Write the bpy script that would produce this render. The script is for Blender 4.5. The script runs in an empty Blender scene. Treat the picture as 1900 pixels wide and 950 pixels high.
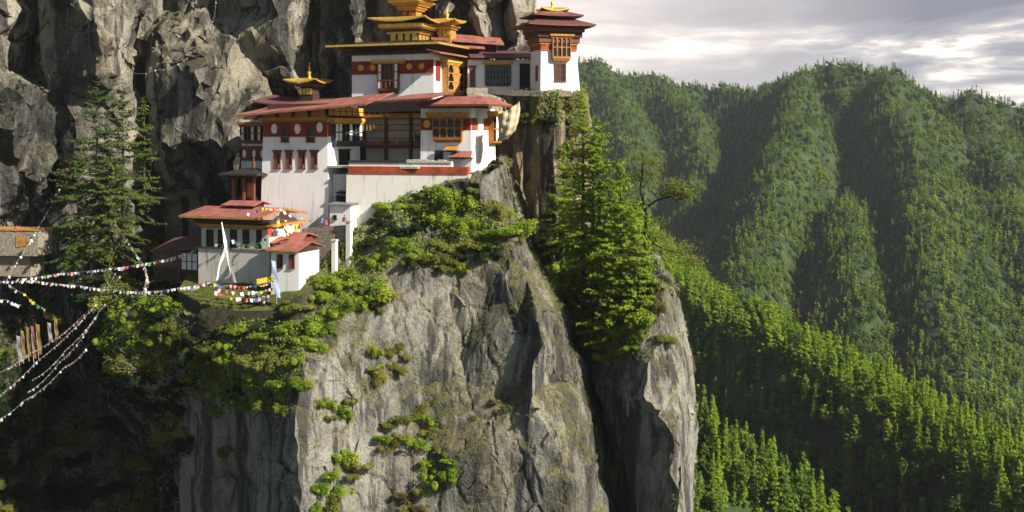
import bpy, bmesh, math, random
import numpy as np
from mathutils import Vector, Matrix
from mathutils.bvhtree import BVHTree

R = math.radians
rng = np.random.default_rng(7)
random.seed(7)
scene = bpy.context.scene
COL = scene.collection

# ---------------------------------------------------------------- camera
F = 2037.3          # focal length in reference pixels (1900 wide)
HX, HY = 950.0, 250.0   # principal column and eye-level row
cam_d = bpy.data.cameras.new("camera")
cam = bpy.data.objects.new("camera", cam_d)
COL.objects.link(cam)
cam.location = (0, 0, 0)
cam.rotation_euler = (R(90), 0, 0)
cam_d.sensor_width = 36.0
cam_d.lens = 36.0 * F / 1900.0
cam_d.shift_y = (HY - 475.0) / 1900.0
cam_d.clip_start = 1.0
cam_d.clip_end = 20000.0
scene.camera = cam

# ---------------------------------------------------------------- sun, sky, exposure
SUN = Vector((0.665, -0.465, 0.585)).normalized()
sl = bpy.data.lights.new("sun", 'SUN')
sl.energy = 5.0
sl.angle = R(0.5)
sl.color = (1.0, 0.93, 0.80)
so = bpy.data.objects.new("sun", sl)
COL.objects.link(so)
so.rotation_euler = SUN.to_track_quat('Z', 'Y').to_euler()
so.location = (60, -60, 90)

scene.view_settings.view_transform = 'Standard'
scene.view_settings.look = 'None'
scene.view_settings.gamma = 1.0
scene.view_settings.exposure = 0.93
scene.render.engine = 'CYCLES'
scene.cycles.use_denoising = True
scene.cycles.max_bounces = 6
scene.cycles.diffuse_bounces = 2
scene.cycles.glossy_bounces = 2
scene.cycles.transmission_bounces = 2
scene.cycles.transparent_max_bounces = 6
scene.cycles.volume_bounces = 0
scene.cycles.use_adaptive_sampling = True
scene.cycles.adaptive_threshold = 0.02


def world_setup():
    w = bpy.data.worlds.new("World")
    scene.world = w
    w.use_nodes = True
    nt = w.node_tree
    nt.nodes.clear()
    N, L = nt.nodes.new, nt.links.new
    out = N('ShaderNodeOutputWorld')
    sky = N('ShaderNodeTexSky')
    sky.sky_type = 'NISHITA'
    sky.sun_disc = False
    sky.sun_elevation = math.asin(SUN.z)
    sky.sun_rotation = math.atan2(SUN.x, SUN.y)
    sky.air_density = 1.0
    sky.dust_density = 1.0
    bg = N('ShaderNodeBackground')
    bg.inputs['Strength'].default_value = 0.05
    L(sky.outputs[0], bg.inputs['Color'])
    tc = N('ShaderNodeTexCoord')
    sep = N('ShaderNodeSeparateXYZ')
    L(tc.outputs['Generated'], sep.inputs[0])

    def m(op, a, b=None, c=None):
        n = N('ShaderNodeMath')
        n.operation = op
        for i, v in enumerate((a, b, c)):
            if v is None:
                continue
            if isinstance(v, (int, float)):
                n.inputs[i].default_value = v
            else:
                L(v, n.inputs[i])
        return n.outputs[0]
    x, y, z = sep.outputs
    # a cloud ceiling: project the view direction on a flat layer
    zz = m('ADD', m('MAXIMUM', z, 0.0), 0.11)
    u = m('DIVIDE', x, zz)
    v = m('DIVIDE', y, zz)
    cmb = N('ShaderNodeCombineXYZ')
    L(u, cmb.inputs[0])
    L(v, cmb.inputs[1])
    cmb.inputs[2].default_value = 3.7

    def noise(scale, detail, rough, dist, off):
        mp = N('ShaderNodeMapping')
        mp.inputs['Location'].default_value = off
        mp.inputs['Scale'].default_value = (1.0, 0.8, 1.0)
        L(cmb.outputs[0], mp.inputs[0])
        n = N('ShaderNodeTexNoise')
        n.inputs['Scale'].default_value = scale
        n.inputs['Detail'].default_value = detail
        n.inputs['Roughness'].default_value = rough
        n.inputs['Distortion'].default_value = dist
        L(mp.outputs[0], n.inputs['Vector'])
        return n.outputs['Fac']
    n1 = noise(0.8, 10.0, 0.58, 0.5, (4.3, 1.2, 0))
    n2 = noise(2.6, 9.0, 0.62, 0.6, (9.1, 3.7, 0))
    n3 = noise(0.42, 3.0, 0.5, 0.2, (2.2, 7.9, 0))
    mix = m('ADD', m('MULTIPLY', n1, 0.8), m('MULTIPLY', n2, 0.2))
    ramp = N('ShaderNodeValToRGB')
    L(mix, ramp.inputs[0])
    e = ramp.color_ramp.elements
    e[0].position = 0.40
    e[0].color = (0.25, 0.26, 0.31, 1)
    e[1].position = 0.60
    e[1].color = (1.35, 1.20, 1.06, 1)
    k = e.new(0.485)
    k.color = (0.37, 0.37, 0.42, 1)
    k = e.new(0.535)
    k.color = (0.60, 0.565, 0.565, 1)
    # warmer, lighter towards the left (where the cloud thins), greyer to the right
    gl = N('ShaderNodeMapRange')
    L(m('DIVIDE', x, m('MAXIMUM', y, 0.05)), gl.inputs[0])
    gl.inputs[1].default_value = 0.02
    gl.inputs[2].default_value = 0.45
    thin = N('ShaderNodeMixRGB')
    thin.blend_type = 'MIX'
    thin.inputs[2].default_value = (1.04, 0.93, 0.85, 1)
    L(ramp.outputs[0], thin.inputs[1])
    tf = N('ShaderNodeMath')
    tf.operation = 'SUBTRACT'
    tf.inputs[0].default_value = 0.74
    L(m('MULTIPLY', gl.outputs[0], 0.9), tf.inputs[1])
    tf.use_clamp = True
    L(m('MULTIPLY', tf.outputs[0], m('ADD', 0.45, n3)), thin.inputs[0])
    cb = N('ShaderNodeBackground')
    L(thin.outputs[0], cb.inputs['Color'])
    cb.inputs['Strength'].default_value = 0.64
    # the bank of cloud stands in the valley in front of the camera and thins overhead
    fa = N('ShaderNodeMapRange')
    L(y, fa.inputs[0])
    fa.inputs[1].default_value = 0.35
    fa.inputs[2].default_value = 0.75
    fz = N('ShaderNodeMapRange')
    L(z, fz.inputs[0])
    fz.inputs[1].default_value = 0.42
    fz.inputs[2].default_value = 0.2
    mx = N('ShaderNodeMixShader')
    L(m('MULTIPLY', fa.outputs[0], fz.outputs[0]), mx.inputs[0])
    L(bg.outputs[0], mx.inputs[1])
    L(cb.outputs[0], mx.inputs[2])
    L(mx.outputs[0], out.inputs['Surface'])


world_setup()


# ---------------------------------------------------------------- helpers
def P(px, py, Y):
    """point of the place that lies Y metres ahead, in the direction of reference pixel (px, py)"""
    return Vector(((px - HX) * Y / F, Y, (HY - py) * Y / F))


def tag(o, label=None, cat=None, group=None, kind=None):
    if label:
        o['label'] = label
    if cat:
        o['category'] = cat
    if group:
        o['group'] = group
    if kind:
        o['kind'] = kind
    return o


def empty(name, loc=(0, 0, 0), rz=0.0):
    o = bpy.data.objects.new(name, None)
    o.empty_display_size = 0.5
    COL.objects.link(o)
    o.location = loc
    o.rotation_euler = (0, 0, rz)
    return o


def mesh_np(name, V, faces, mats, parent=None, smooth=False, attr=None, mi=None, link=True):
    """faces: (n,k) int array"""
    me = bpy.data.meshes.new(name)
    V = np.asarray(V, dtype=np.float32)
    faces = np.asarray(faces, dtype=np.int32)
    n, k = faces.shape
    me.vertices.add(len(V))
    me.vertices.foreach_set('co', V.ravel())
    me.loops.add(n * k)
    me.loops.foreach_set('vertex_index', faces.ravel())
    me.polygons.add(n)
    me.polygons.foreach_set('loop_start', np.arange(0, n * k, k, dtype=np.int32))
    me.polygons.foreach_set('loop_total', np.full(n, k, dtype=np.int32))
    if mi is not None:
        me.polygons.foreach_set('material_index', np.asarray(mi, dtype=np.int32))
    me.polygons.foreach_set('use_smooth', np.full(n, smooth, dtype=bool))
    me.update(calc_edges=True)
    if attr is not None:
        a = me.attributes.new('tint', 'FLOAT', 'FACE')
        a.data.foreach_set('value', np.asarray(attr, dtype=np.float32))
    for mt in (mats if isinstance(mats, (list, tuple)) else [mats]):
        me.materials.append(mt)
    o = bpy.data.objects.new(name, me)
    if link:
        COL.objects.link(o)
    if parent is not None:
        o.parent = parent
    return o


class MB:
    """collects polygons, links them as one mesh object"""

    def __init__(self):
        self.v, self.f = [], []

    def poly(self, pts, flip=False):
        i = len(self.v)
        self.v += [tuple(p) for p in pts]
        idx = list(range(i, i + len(pts)))
        self.f.append(idx[::-1] if flip else idx)

    def hexa(self, p):
        """8 points: bottom 0-3 counter-clockwise from above, top 4-7"""
        i = len(self.v)
        self.v += [tuple(q) for q in p]
        for q in ((3, 2, 1, 0), (4, 5, 6, 7), (0, 1, 5, 4), (1, 2, 6, 5), (2, 3, 7, 6), (3, 0, 4, 7)):
            self.f.append([i + a for a in q])

    def box(self, x0, x1, y0, y1, z0, z1, mp=None, taper=0.0):
        if x0 > x1: x0, x1 = x1, x0
        if y0 > y1: y0, y1 = y1, y0
        if z0 > z1: z0, z1 = z1, z0
        t = taper
        p = [(x0, y0, z0), (x1, y0, z0), (x1, y1, z0), (x0, y1, z0),
             (x0 + t, y0 + t, z1), (x1 - t, y0 + t, z1), (x1 - t, y1 - t, z1), (x0 + t, y1 - t, z1)]
        if mp:
            p = [mp(*q) for q in p]
        self.hexa(p)

    def slab(self, a, b, c, d, th):
        """top quad a,b,c,d (ccw from above) with thickness th downward"""
        lo = [Vector(q) - Vector((0, 0, th)) for q in (a, b, c, d)]
        self.hexa(list(lo) + [a, b, c, d])

    def prism(self, ring0, ring1):
        n = len(ring0)
        i = len(self.v)
        self.v += [tuple(q) for q in ring0] + [tuple(q) for q in ring1]
        self.f.append([i + k for k in range(n)][::-1])
        self.f.append([i + n + k for k in range(n)])
        for k in range(n):
            self.f.append([i + k, i + (k + 1) % n, i + n + (k + 1) % n, i + n + k])

    def tube(self, pts, rad, n=6):
        pts = [Vector(p) for p in pts]
        rad = rad if isinstance(rad, (list, tuple)) else [rad] * len(pts)
        rings = []
        for k, p in enumerate(pts):
            d = (pts[min(k + 1, len(pts) - 1)] - pts[max(k - 1, 0)]).normalized()
            a = d.cross(Vector((0.13, 0.27, 1))).normalized() if abs(d.z) < 0.98 else Vector((1, 0, 0))
            b = d.cross(a)
            rings.append([p + (a * math.cos(2 * math.pi * j / n) + b * math.sin(2 * math.pi * j / n)) * rad[k] for j in range(n)])
        i = len(self.v)
        for r in rings:
            self.v += [tuple(q) for q in r]
        for k in range(len(rings) - 1):
            for j in range(n):
                q = i + k * n
                self.f.append([q + j, q + (j + 1) % n, q + n + (j + 1) % n, q + n + j])
        self.f.append([i + j for j in range(n)][::-1])
        q = i + (len(rings) - 1) * n
        self.f.append([q + j for j in range(n)])

    def lathe(self, c, prof, n=12, mp=None):
        """profile of (radius, z) about the vertical through c"""
        i = len(self.v)
        for r, z in prof:
            for j in range(n):
                a = 2 * math.pi * j / n
                q = (c[0] + r * math.cos(a), c[1] + r * math.sin(a), c[2] + z)
                self.v.append(tuple(mp(*q)) if mp else q)
        for k in range(len(prof) - 1):
            for j in range(n):
                q = i + k * n
                self.f.append([q + j, q + (j + 1) % n, q + n + (j + 1) % n, q + n + j])
        self.f.append([i + j for j in range(n)][::-1])
        q = i + (len(prof) - 1) * n
        self.f.append([q + j for j in range(n)])

    def build(self, name, mat, parent=None, smooth=False):
        me = bpy.data.meshes.new(name)
        me.from_pydata(self.v, [], self.f)
        me.materials.append(mat)
        if smooth:
            me.polygons.foreach_set('use_smooth', [True] * len(me.polygons))
        me.update()
        bm = bmesh.new()
        bm.from_mesh(me)
        bmesh.ops.recalc_face_normals(bm, faces=bm.faces)
        bm.to_mesh(me)
        bm.free()
        o = bpy.data.objects.new(name, me)
        COL.objects.link(o)
        if parent is not None:
            o.parent = parent
        return o


# vectorised noise -------------------------------------------------------
_perm = np.random.default_rng(11).permutation(512).astype(np.int64)
_grad = np.random.default_rng(12).normal(size=(512, 3))
_grad /= np.linalg.norm(_grad, axis=1)[:, None]


def _h(ix, iy, iz):
    return _perm[(_perm[(_perm[ix & 511] + iy) & 511] + iz) & 511]


def perlin(p):
    p = np.asarray(p, dtype=np.float64)
    i = np.floor(p).astype(np.int64)
    f = p - i
    u = f * f * f * (f * (f * 6 - 15) + 10)
    out = 0.0
    for dx in (0, 1):
        for dy in (0, 1):
            for dz in (0, 1):
                g = _grad[_h(i[:, 0] + dx, i[:, 1] + dy, i[:, 2] + dz)]
                d = (g * (f - np.array([dx, dy, dz]))).sum(1)
                w = (u[:, 0] if dx else 1 - u[:, 0]) * (u[:, 1] if dy else 1 - u[:, 1]) * (u[:, 2] if dz else 1 - u[:, 2])
                out = out + w * d
    return out * 1.5


def fbm(p, octv=4, gain=0.5, lac=2.03):
    a, s, out = 1.0, 1.0, 0.0
    for k in range(octv):
        out = out + a * perlin(p * s + 17.3 * k)
        a *= gain
        s *= lac
    return out


def ridged(p, octv=4, gain=0.5, lac=2.03):
    a, s, out = 1.0, 1.0, 0.0
    for k in range(octv):
        out = out + a * (1 - 2 * np.abs(perlin(p * s + 9.7 * k)))
        a *= gain
        s *= lac
    return out


def cells(p):
    """Voronoi: distance to nearest, gap to second nearest, random value and random tilt of the cell"""
    i = np.floor(p).astype(np.int64)
    d1 = np.full(len(p), 9.0)
    d2 = np.full(len(p), 9.0)
    val = np.zeros(len(p))
    off = np.zeros((len(p), 3))
    hid = np.zeros(len(p), dtype=np.int64)
    for dx in (-1, 0, 1):
        for dy in (-1, 0, 1):
            for dz in (-1, 0, 1):
                c = i + np.array([dx, dy, dz])
                h = _h(c[:, 0], c[:, 1], c[:, 2])
                q = c + 0.5 + 0.45 * _grad[h]
                v = p - q
                d = np.sqrt((v * v).sum(1))
                near = d < d1
                d2 = np.where(near, d1, np.minimum(d2, d))
                off = np.where(near[:, None], v, off)
                hid = np.where(near, h, hid)
                d1 = np.where(near, d, d1)
    val = (hid % 97) / 97.0
    tilt = (off * _grad[(hid * 7 + 3) & 511]).sum(1)
    return d1, d2 - d1, val, tilt

# ---------------------------------------------------------------- materials
def nodes(name):
    m = bpy.data.materials.new(name)
    m.use_nodes = True
    nt = m.node_tree
    b = nt.nodes['Principled BSDF']
    return m, nt, b


def tex(nt, kind, scale, detail=6, rough=0.6, vec=None, mp=None, dist=0.0):
    n = nt.nodes.new('ShaderNodeTexNoise')
    n.inputs['Scale'].default_value = scale
    n.inputs['Detail'].default_value = detail
    n.inputs['Roughness'].default_value = rough
    n.inputs['Distortion'].default_value = dist
    if mp is not None:
        q = nt.nodes.new('ShaderNodeMapping')
        q.inputs['Scale'].default_value = mp
        nt.links.new(vec, q.inputs[0])
        vec = q.outputs[0]
    nt.links.new(vec, n.inputs['Vector'])
    return n.outputs['Fac']


def ramp(nt, fac, *stops):
    r = nt.nodes.new('ShaderNodeValToRGB')
    nt.links.new(fac, r.inputs[0])
    e = r.color_ramp.elements
    while len(e) < len(stops):
        e.new(0.5)
    for k, (p, c) in enumerate(stops):
        e[k].position = p
        e[k].color = (c[0], c[1], c[2], 1) if not isinstance(c, (int, float)) else (c, c, c, 1)
    return r.outputs[0]


def mixc(nt, fac, a, b, mode='MIX'):
    n = nt.nodes.new('ShaderNodeMixRGB')
    n.blend_type = mode
    for s, v in zip(n.inputs, (fac, a, b)):
        if isinstance(v, (int, float)):
            s.default_value = v
        elif isinstance(v, tuple):
            s.default_value = (v[0], v[1], v[2], 1)
        else:
            nt.links.new(v, s)
    return n.outputs[0]


def mth(nt, op, a, b=None):
    n = nt.nodes.new('ShaderNodeMath')
    n.operation = op
    for s, v in zip(n.inputs, (a, b)):
        if v is None:
            continue
        if isinstance(v, (int, float)):
            s.default_value = v
        else:
            nt.links.new(v, s)
    return n.outputs[0]


def bump(nt, b, h, strength=0.5, dist=0.1):
    n = nt.nodes.new('ShaderNodeBump')
    n.inputs['Strength'].default_value = strength
    n.inputs['Distance'].default_value = dist
    nt.links.new(h, n.inputs['Height'])
    nt.links.new(n.outputs[0], b.inputs['Normal'])


def geo_pos(nt):
    return nt.nodes.new('ShaderNodeNewGeometry').outputs['Position']


def obj_pos(nt):
    return nt.nodes.new('ShaderNodeTexCoord').outputs['Object']


def rock_mat(name, light=(0.36, 0.33, 0.27), mid=(0.20, 0.185, 0.16), dark=(0.05, 0.048, 0.046), stain=0.5, moss=0.5, sv=1.0, warm_c=(0.30, 0.22, 0.12)):
    m, nt, b = nodes(name)
    p = geo_pos(nt)
    big = tex(nt, 'n', 0.075 * sv, 4, 0.55, p, (1, 1, 0.5), 0.9)
    med = tex(nt, 'n', 0.42 * sv, 8, 0.66, p, (1, 1, 0.55), 0.6)
    fine = tex(nt, 'n', 2.6, 8, 0.72, p)
    streak = tex(nt, 'n', 0.34 * sv, 6, 0.6, p, (1, 1, 0.05), 0.6)
    streak2 = tex(nt, 'n', 1.3, 5, 0.6, p, (1, 1, 0.07), 0.3)
    f = mth(nt, 'ADD', mth(nt, 'MULTIPLY', big, 0.62), mth(nt, 'MULTIPLY', med, 0.38))
    col = ramp(nt, f, (0.38, dark), (0.45, mid), (0.54, light), (0.66, tuple(min(1, c * 1.3) for c in light)))
    # iron-tinted patches
    warm = tex(nt, 'n', 0.13, 4, 0.55, p, (1, 1, 0.35), 1.0)
    col = mixc(nt, ramp(nt, warm, (0.50, 0.0), (0.64, 0.42)), col, warm_c, 'MIX')
    # pale washed runs, then black water streaks running down the face
    col = mixc(nt, ramp(nt, streak2, (0.54, 0.0), (0.70, 0.4)), col, tuple(min(1, c * 1.35) for c in light), 'MIX')
    st = mth(nt, 'ADD', mth(nt, 'MULTIPLY', streak, 0.7), mth(nt, 'MULTIPLY', streak2, 0.3))
    col = mixc(nt, ramp(nt, st, (0.475, 0.0), (0.55, stain), (0.75, stain)), col, (0.035, 0.034, 0.034), 'MIX')
    # speckle of lichen and pits, heavier on some faces
    sp = ramp(nt, fine, (0.38, 0.35), (0.50, 1.0), (0.64, 1.15))
    col = mixc(nt, ramp(nt, big, (0.42, 0.9), (0.60, 0.45)), col, sp, 'MULTIPLY')
    # moss where the rock lies back
    g = nt.nodes.new('ShaderNodeNewGeometry')
    sz = nt.nodes.new('ShaderNodeSeparateXYZ')
    nt.links.new(g.outputs['Normal'], sz.inputs[0])
    mo = tex(nt, 'n', 0.5, 6, 0.7, p)
    k = mth(nt, 'MULTIPLY', ramp(nt, sz.outputs[2], (0.18, 0.0), (0.5, 1.0)), ramp(nt, mo, (0.40, 0.0), (0.54, moss)))
    col = mixc(nt, k, col, mixc(nt, ramp(nt, fine, (0.4, 0.0), (0.6, 1.0)), (0.075, 0.08, 0.022), (0.19, 0.16, 0.07)), 'MIX')
    nt.links.new(col, b.inputs['Base Color'])
    b.inputs['Roughness'].default_value = 0.92
    b.inputs['Specular IOR Level'].default_value = 0.2
    v = nt.nodes.new('ShaderNodeTexVoronoi')
    v.feature = 'DISTANCE_TO_EDGE'
    v.inputs['Scale'].default_value = 0.4
    q = nt.nodes.new('ShaderNodeMapping')
    q.inputs['Scale'].default_value = (1, 1, 0.45)
    wn = nt.nodes.new('ShaderNodeTexNoise')
    wn.inputs['Scale'].default_value = 0.5
    wn.inputs['Detail'].default_value = 5
    nt.links.new(p, wn.inputs['Vector'])
    wp = mixc(nt, 0.9, p, wn.outputs['Color'], 'ADD')
    nt.links.new(wp, q.inputs[0])
    nt.links.new(q.outputs[0], v.inputs['Vector'])
    crack = ramp(nt, v.outputs['Distance'], (0.0, 0.0), (0.035, 1.0))
    h = mth(nt, 'ADD', mth(nt, 'MULTIPLY', med, 1.0), mth(nt, 'ADD', mth(nt, 'MULTIPLY', fine, 0.4), mth(nt, 'MULTIPLY', crack, 0.10)))
    bump(nt, b, h, 0.9, 0.6)
    return m


def plain_mat(name, col, rough=0.7, metal=0.0, var=0.25, scale=1.2, bmp=0.0, spec=0.3, obj=False):
    m, nt, b = nodes(name)
    p = obj_pos(nt) if obj else geo_pos(nt)
    n = tex(nt, 'n', scale, 7, 0.65, p)
    lo = tuple(max(0, c * (1 - var)) for c in col)
    hi = tuple(min(1, c * (1 + var * 0.6)) for c in col)
    c = ramp(nt, n, (0.35, lo), (0.65, hi))
    nt.links.new(c, b.inputs['Base Color'])
    b.inputs['Roughness'].default_value = rough
    b.inputs['Metallic'].default_value = metal
    b.inputs['Specular IOR Level'].default_value = spec
    if bmp:
        bump(nt, b, n, bmp, 0.05)
    return m


def plaster_mat(name, col, grime=0.5, gcol=(0.30, 0.27, 0.22)):
    m, nt, b = nodes(name)
    p = geo_pos(nt)
    a = tex(nt, 'n', 0.55, 6, 0.6, p, (1, 1, 0.8))
    s = tex(nt, 'n', 1.5, 6, 0.65, p, (1, 1, 0.09), 0.3)
    f = tex(nt, 'n', 5.0, 6, 0.7, p)
    c = mixc(nt, ramp(nt, a, (0.40, 0.0), (0.65, 0.28)), col, tuple(x * y for x, y in zip(col, (0.80, 0.77, 0.72))))
    c = mixc(nt, ramp(nt, s, (0.54, 0.0), (0.72, grime)), c, gcol)
    c = mixc(nt, ramp(nt, f, (0.60, 0.0), (0.78, grime * 0.6)), c, gcol)
    nt.links.new(c, b.inputs['Base Color'])
    b.inputs['Roughness'].default_value = 0.9
    b.inputs['Specular IOR Level'].default_value = 0.2
    bump(nt, b, mth(nt, 'ADD', f, mth(nt, 'MULTIPLY', a, 2.0)), 0.22, 0.05)
    return m


def sheet_mat(name, col, dirt=0.5, wear=(0.2, 0.12, 0.1)):
    """painted corrugated roof sheet"""
    m, nt, b = nodes(name)
    p = obj_pos(nt)
    a = tex(nt, 'n', 0.8, 6, 0.6, p, (1, 0.35, 1))
    f = tex(nt, 'n', 6.0, 5, 0.7, p)
    c = mixc(nt, ramp(nt, a, (0.42, 0.0), (0.62, dirt)), col, wear)
    c = mixc(nt, ramp(nt, f, (0.55, 0.0), (0.75, 0.35)), c, tuple(min(1, x * 1.5 + 0.05) for x in col))
    nt.links.new(c, b.inputs['Base Color'])
    b.inputs['Roughness'].default_value = 0.55
    w = nt.nodes.new('ShaderNodeTexWave')
    w.inputs['Scale'].default_value = 1.6
    w.inputs['Distortion'].default_value = 0.1
    nt.links.new(p, w.inputs['Vector'])
    bump(nt, b, w.outputs['Fac'], 0.18, 0.04)
    return m


def leaf_mat(name, c0, c1, c2, trans=0.35, rand=0.25):
    """leaf colour from the leaf's own tint value and a little from the plant"""
    m, nt, b = nodes(name)
    a = nt.nodes.new('ShaderNodeAttribute')
    a.attribute_name = 'tint'
    oi = nt.nodes.new('ShaderNodeObjectInfo')
    t = mth(nt, 'ADD', a.outputs['Fac'], mth(nt, 'MULTIPLY', mth(nt, 'SUBTRACT', oi.outputs['Random'], 0.5), rand))
    c = ramp(nt, t, (0.0, c0), (0.5, c1), (1.0, c2))
    nt.links.new(c, b.inputs['Base Color'])
    b.inputs['Roughness'].default_value = 0.75
    b.inputs['Specular IOR Level'].default_value = 0.1
    tr = nt.nodes.new('ShaderNodeBsdfTranslucent')
    nt.links.new(mixc(nt, 1.0, c, (1.0, 1.0, 0.55), 'MULTIPLY'), tr.inputs['Color'])
    mx = nt.nodes.new('ShaderNodeMixShader')
    mx.inputs[0].default_value = trans
    nt.links.new(b.outputs[0], mx.inputs[1])
    nt.links.new(tr.outputs[0], mx.inputs[2])
    nt.links.new(mx.outputs[0], nt.nodes['Material Output'].inputs['Surface'])
    return m


M = {}
M['rock'] = rock_mat("grey_rock", light=(0.235, 0.225, 0.198), mid=(0.11, 0.106, 0.098), dark=(0.03, 0.03, 0.03), stain=0.88, moss=0.65, warm_c=(0.19, 0.155, 0.10))
M['rock_wall'] = rock_mat("tan_rock", light=(0.26, 0.237, 0.195), mid=(0.105, 0.098, 0.085), dark=(0.032, 0.031, 0.031), stain=0.92, moss=0.3, sv=0.8, warm_c=(0.19, 0.15, 0.09))
M['rock_streak'] = rock_mat("streaked_rock", light=(0.27, 0.205, 0.125), mid=(0.115, 0.095, 0.07), dark=(0.035, 0.032, 0.03), stain=0.9, moss=0.2, sv=1.6)
M['gully'] = rock_mat("gully_rock", light=(0.12, 0.11, 0.09), mid=(0.07, 0.065, 0.055), dark=(0.03, 0.03, 0.03), stain=0.7, moss=0.6)  # rock colour lowered to paint in the ravine's shade
M['white'] = plaster_mat("white_plaster", (0.82, 0.81, 0.80), 0.62, (0.34, 0.31, 0.28))
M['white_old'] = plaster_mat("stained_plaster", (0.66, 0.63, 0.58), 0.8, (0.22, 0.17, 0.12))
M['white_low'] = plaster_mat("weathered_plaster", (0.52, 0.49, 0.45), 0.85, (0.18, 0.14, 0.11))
M['red'] = plain_mat("red_ochre", (0.24, 0.032, 0.016), 0.85, var=0.35)
M['red_wall'] = plain_mat("red_limewash", (0.34, 0.06, 0.025), 0.9, var=0.45, scale=0.8)
M['yellow'] = plain_mat("yellow_paint", (0.62, 0.36, 0.06), 0.6, var=0.3, scale=2)
M['ochre'] = plain_mat("ochre_wood", (0.42, 0.21, 0.05), 0.7, var=0.4, scale=3)
M['orange'] = plain_mat("orange_wood", (0.36, 0.15, 0.04), 0.65, var=0.4, scale=3)
M['wood'] = plain_mat("dark_wood", (0.055, 0.028, 0.018), 0.7, var=0.4, scale=4)
M['redwood'] = plain_mat("red_brown_wood", (0.16, 0.05, 0.028), 0.65, var=0.4, scale=4)
M['black'] = plain_mat("blackened_wood", (0.022, 0.019, 0.018), 0.8, var=0.4, scale=4)
M['bluewood'] = plain_mat("blue_grey_wood", (0.06, 0.065, 0.085), 0.7, var=0.3, scale=4)
M['panel'] = plain_mat("white_panel", (0.78, 0.76, 0.72), 0.7, var=0.12, scale=6)
M['glass'] = plain_mat("dark_glass", (0.012, 0.012, 0.014), 0.12, var=0.2, spec=0.5)
M['gold'] = plain_mat("gilded_copper", (0.80, 0.50, 0.10), 0.34, metal=0.6, var=0.4, scale=3, bmp=0.15)
M['roof_red'] = sheet_mat("red_roof_sheet", (0.33, 0.115, 0.085), 0.8, (0.15, 0.055, 0.045))
M['roof_dark'] = sheet_mat("maroon_roof_sheet", (0.13, 0.045, 0.05), 0.5, (0.07, 0.03, 0.035))
M['roof_grey'] = sheet_mat("grey_roof_sheet", (0.17, 0.17, 0.18), 0.5, (0.10, 0.10, 0.10))
M['soffit'] = plain_mat("soffit_boards", (0.075, 0.04, 0.028), 0.85, var=0.5, scale=3)
M['stone'] = plain_mat("dry_stone", (0.25, 0.22, 0.17), 0.95, var=0.6, scale=3.5, bmp=1.0)
M['slate'] = plain_mat("pale_slate", (0.42, 0.40, 0.36), 0.9, var=0.35, scale=2.5, bmp=0.4)
M['canvas'] = plain_mat("tan_canvas", (0.46, 0.38, 0.25), 0.95, var=0.35, scale=1.4, bmp=0.3)
M['pole'] = plain_mat("grey_pole", (0.35, 0.32, 0.28), 0.8, var=0.2)
M['soil'] = plain_mat("brown_soil", (0.06, 0.05, 0.03), 1.0, var=0.5, scale=1.5, bmp=1.0)
M['lawn'] = plain_mat("lawn_soil", (0.10, 0.13, 0.025), 1.0, var=0.5, scale=0.9, bmp=0.8)
M['hill'] = plain_mat("forest_floor", (0.032, 0.052, 0.015), 1.0, var=0.6, scale=0.05, bmp=1.0)
M['bark'] = plain_mat("conifer_bark", (0.085, 0.06, 0.042), 0.95, var=0.5, scale=3, bmp=0.8)
M['bark_pale'] = plain_mat("pale_bark", (0.22, 0.19, 0.14), 0.95, var=0.5, scale=3, bmp=0.8)
M['skin'] = plain_mat("skin", (0.35, 0.20, 0.13), 0.6)
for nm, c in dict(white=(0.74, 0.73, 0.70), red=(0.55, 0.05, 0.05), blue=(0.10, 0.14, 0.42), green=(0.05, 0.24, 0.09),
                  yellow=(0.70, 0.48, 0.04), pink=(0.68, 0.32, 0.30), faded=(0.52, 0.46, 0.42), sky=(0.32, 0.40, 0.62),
                  mustard=(0.20, 0.125, 0.03), rose=(0.22, 0.09, 0.075), dim_grey=(0.22, 0.20, 0.22), slate=(0.10, 0.12, 0.22), black=(0.03, 0.03, 0.035), maroon=(0.22, 0.04, 0.035)).items():  # mustard, rose, slate and the dim grey carry ravine shade in their colour
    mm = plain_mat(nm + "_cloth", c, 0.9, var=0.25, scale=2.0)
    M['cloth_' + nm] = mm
M['leaf_larch'] = leaf_mat("larch_needles", (0.08, 0.155, 0.015), (0.215, 0.32, 0.024), (0.38, 0.44, 0.04), 0.58)
M['leaf_conifer'] = leaf_mat("conifer_needles", (0.016, 0.036, 0.012), (0.038, 0.07, 0.016), (0.08, 0.11, 0.024), 0.3)
M['leaf_bright'] = leaf_mat("bright_leaves", (0.05, 0.11, 0.014), (0.185, 0.28, 0.022), (0.38, 0.42, 0.05), 0.48)
M['leaf_olive'] = leaf_mat("olive_leaves", (0.055, 0.075, 0.014), (0.15, 0.165, 0.03), (0.29, 0.27, 0.07), 0.38)
M['leaf_dry'] = leaf_mat("dry_leaves", (0.06, 0.045, 0.018), (0.13, 0.10, 0.035), (0.22, 0.18, 0.075), 0.3)
M['leaf_dark'] = leaf_mat("dark_leaves", (0.008, 0.016, 0.007), (0.018, 0.032, 0.010), (0.04, 0.056, 0.016), 0.25)  # evergreen tone, taken darker so the ravine's shade is in the leaf colour
M['leaf_pine'] = leaf_mat("pine_needles", (0.025, 0.05, 0.013), (0.07, 0.105, 0.02), (0.15, 0.17, 0.034), 0.4)
M['leaf_grass'] = leaf_mat("grass_blades", (0.07, 0.085, 0.02), (0.13, 0.14, 0.035), (0.26, 0.23, 0.09), 0.3)


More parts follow.
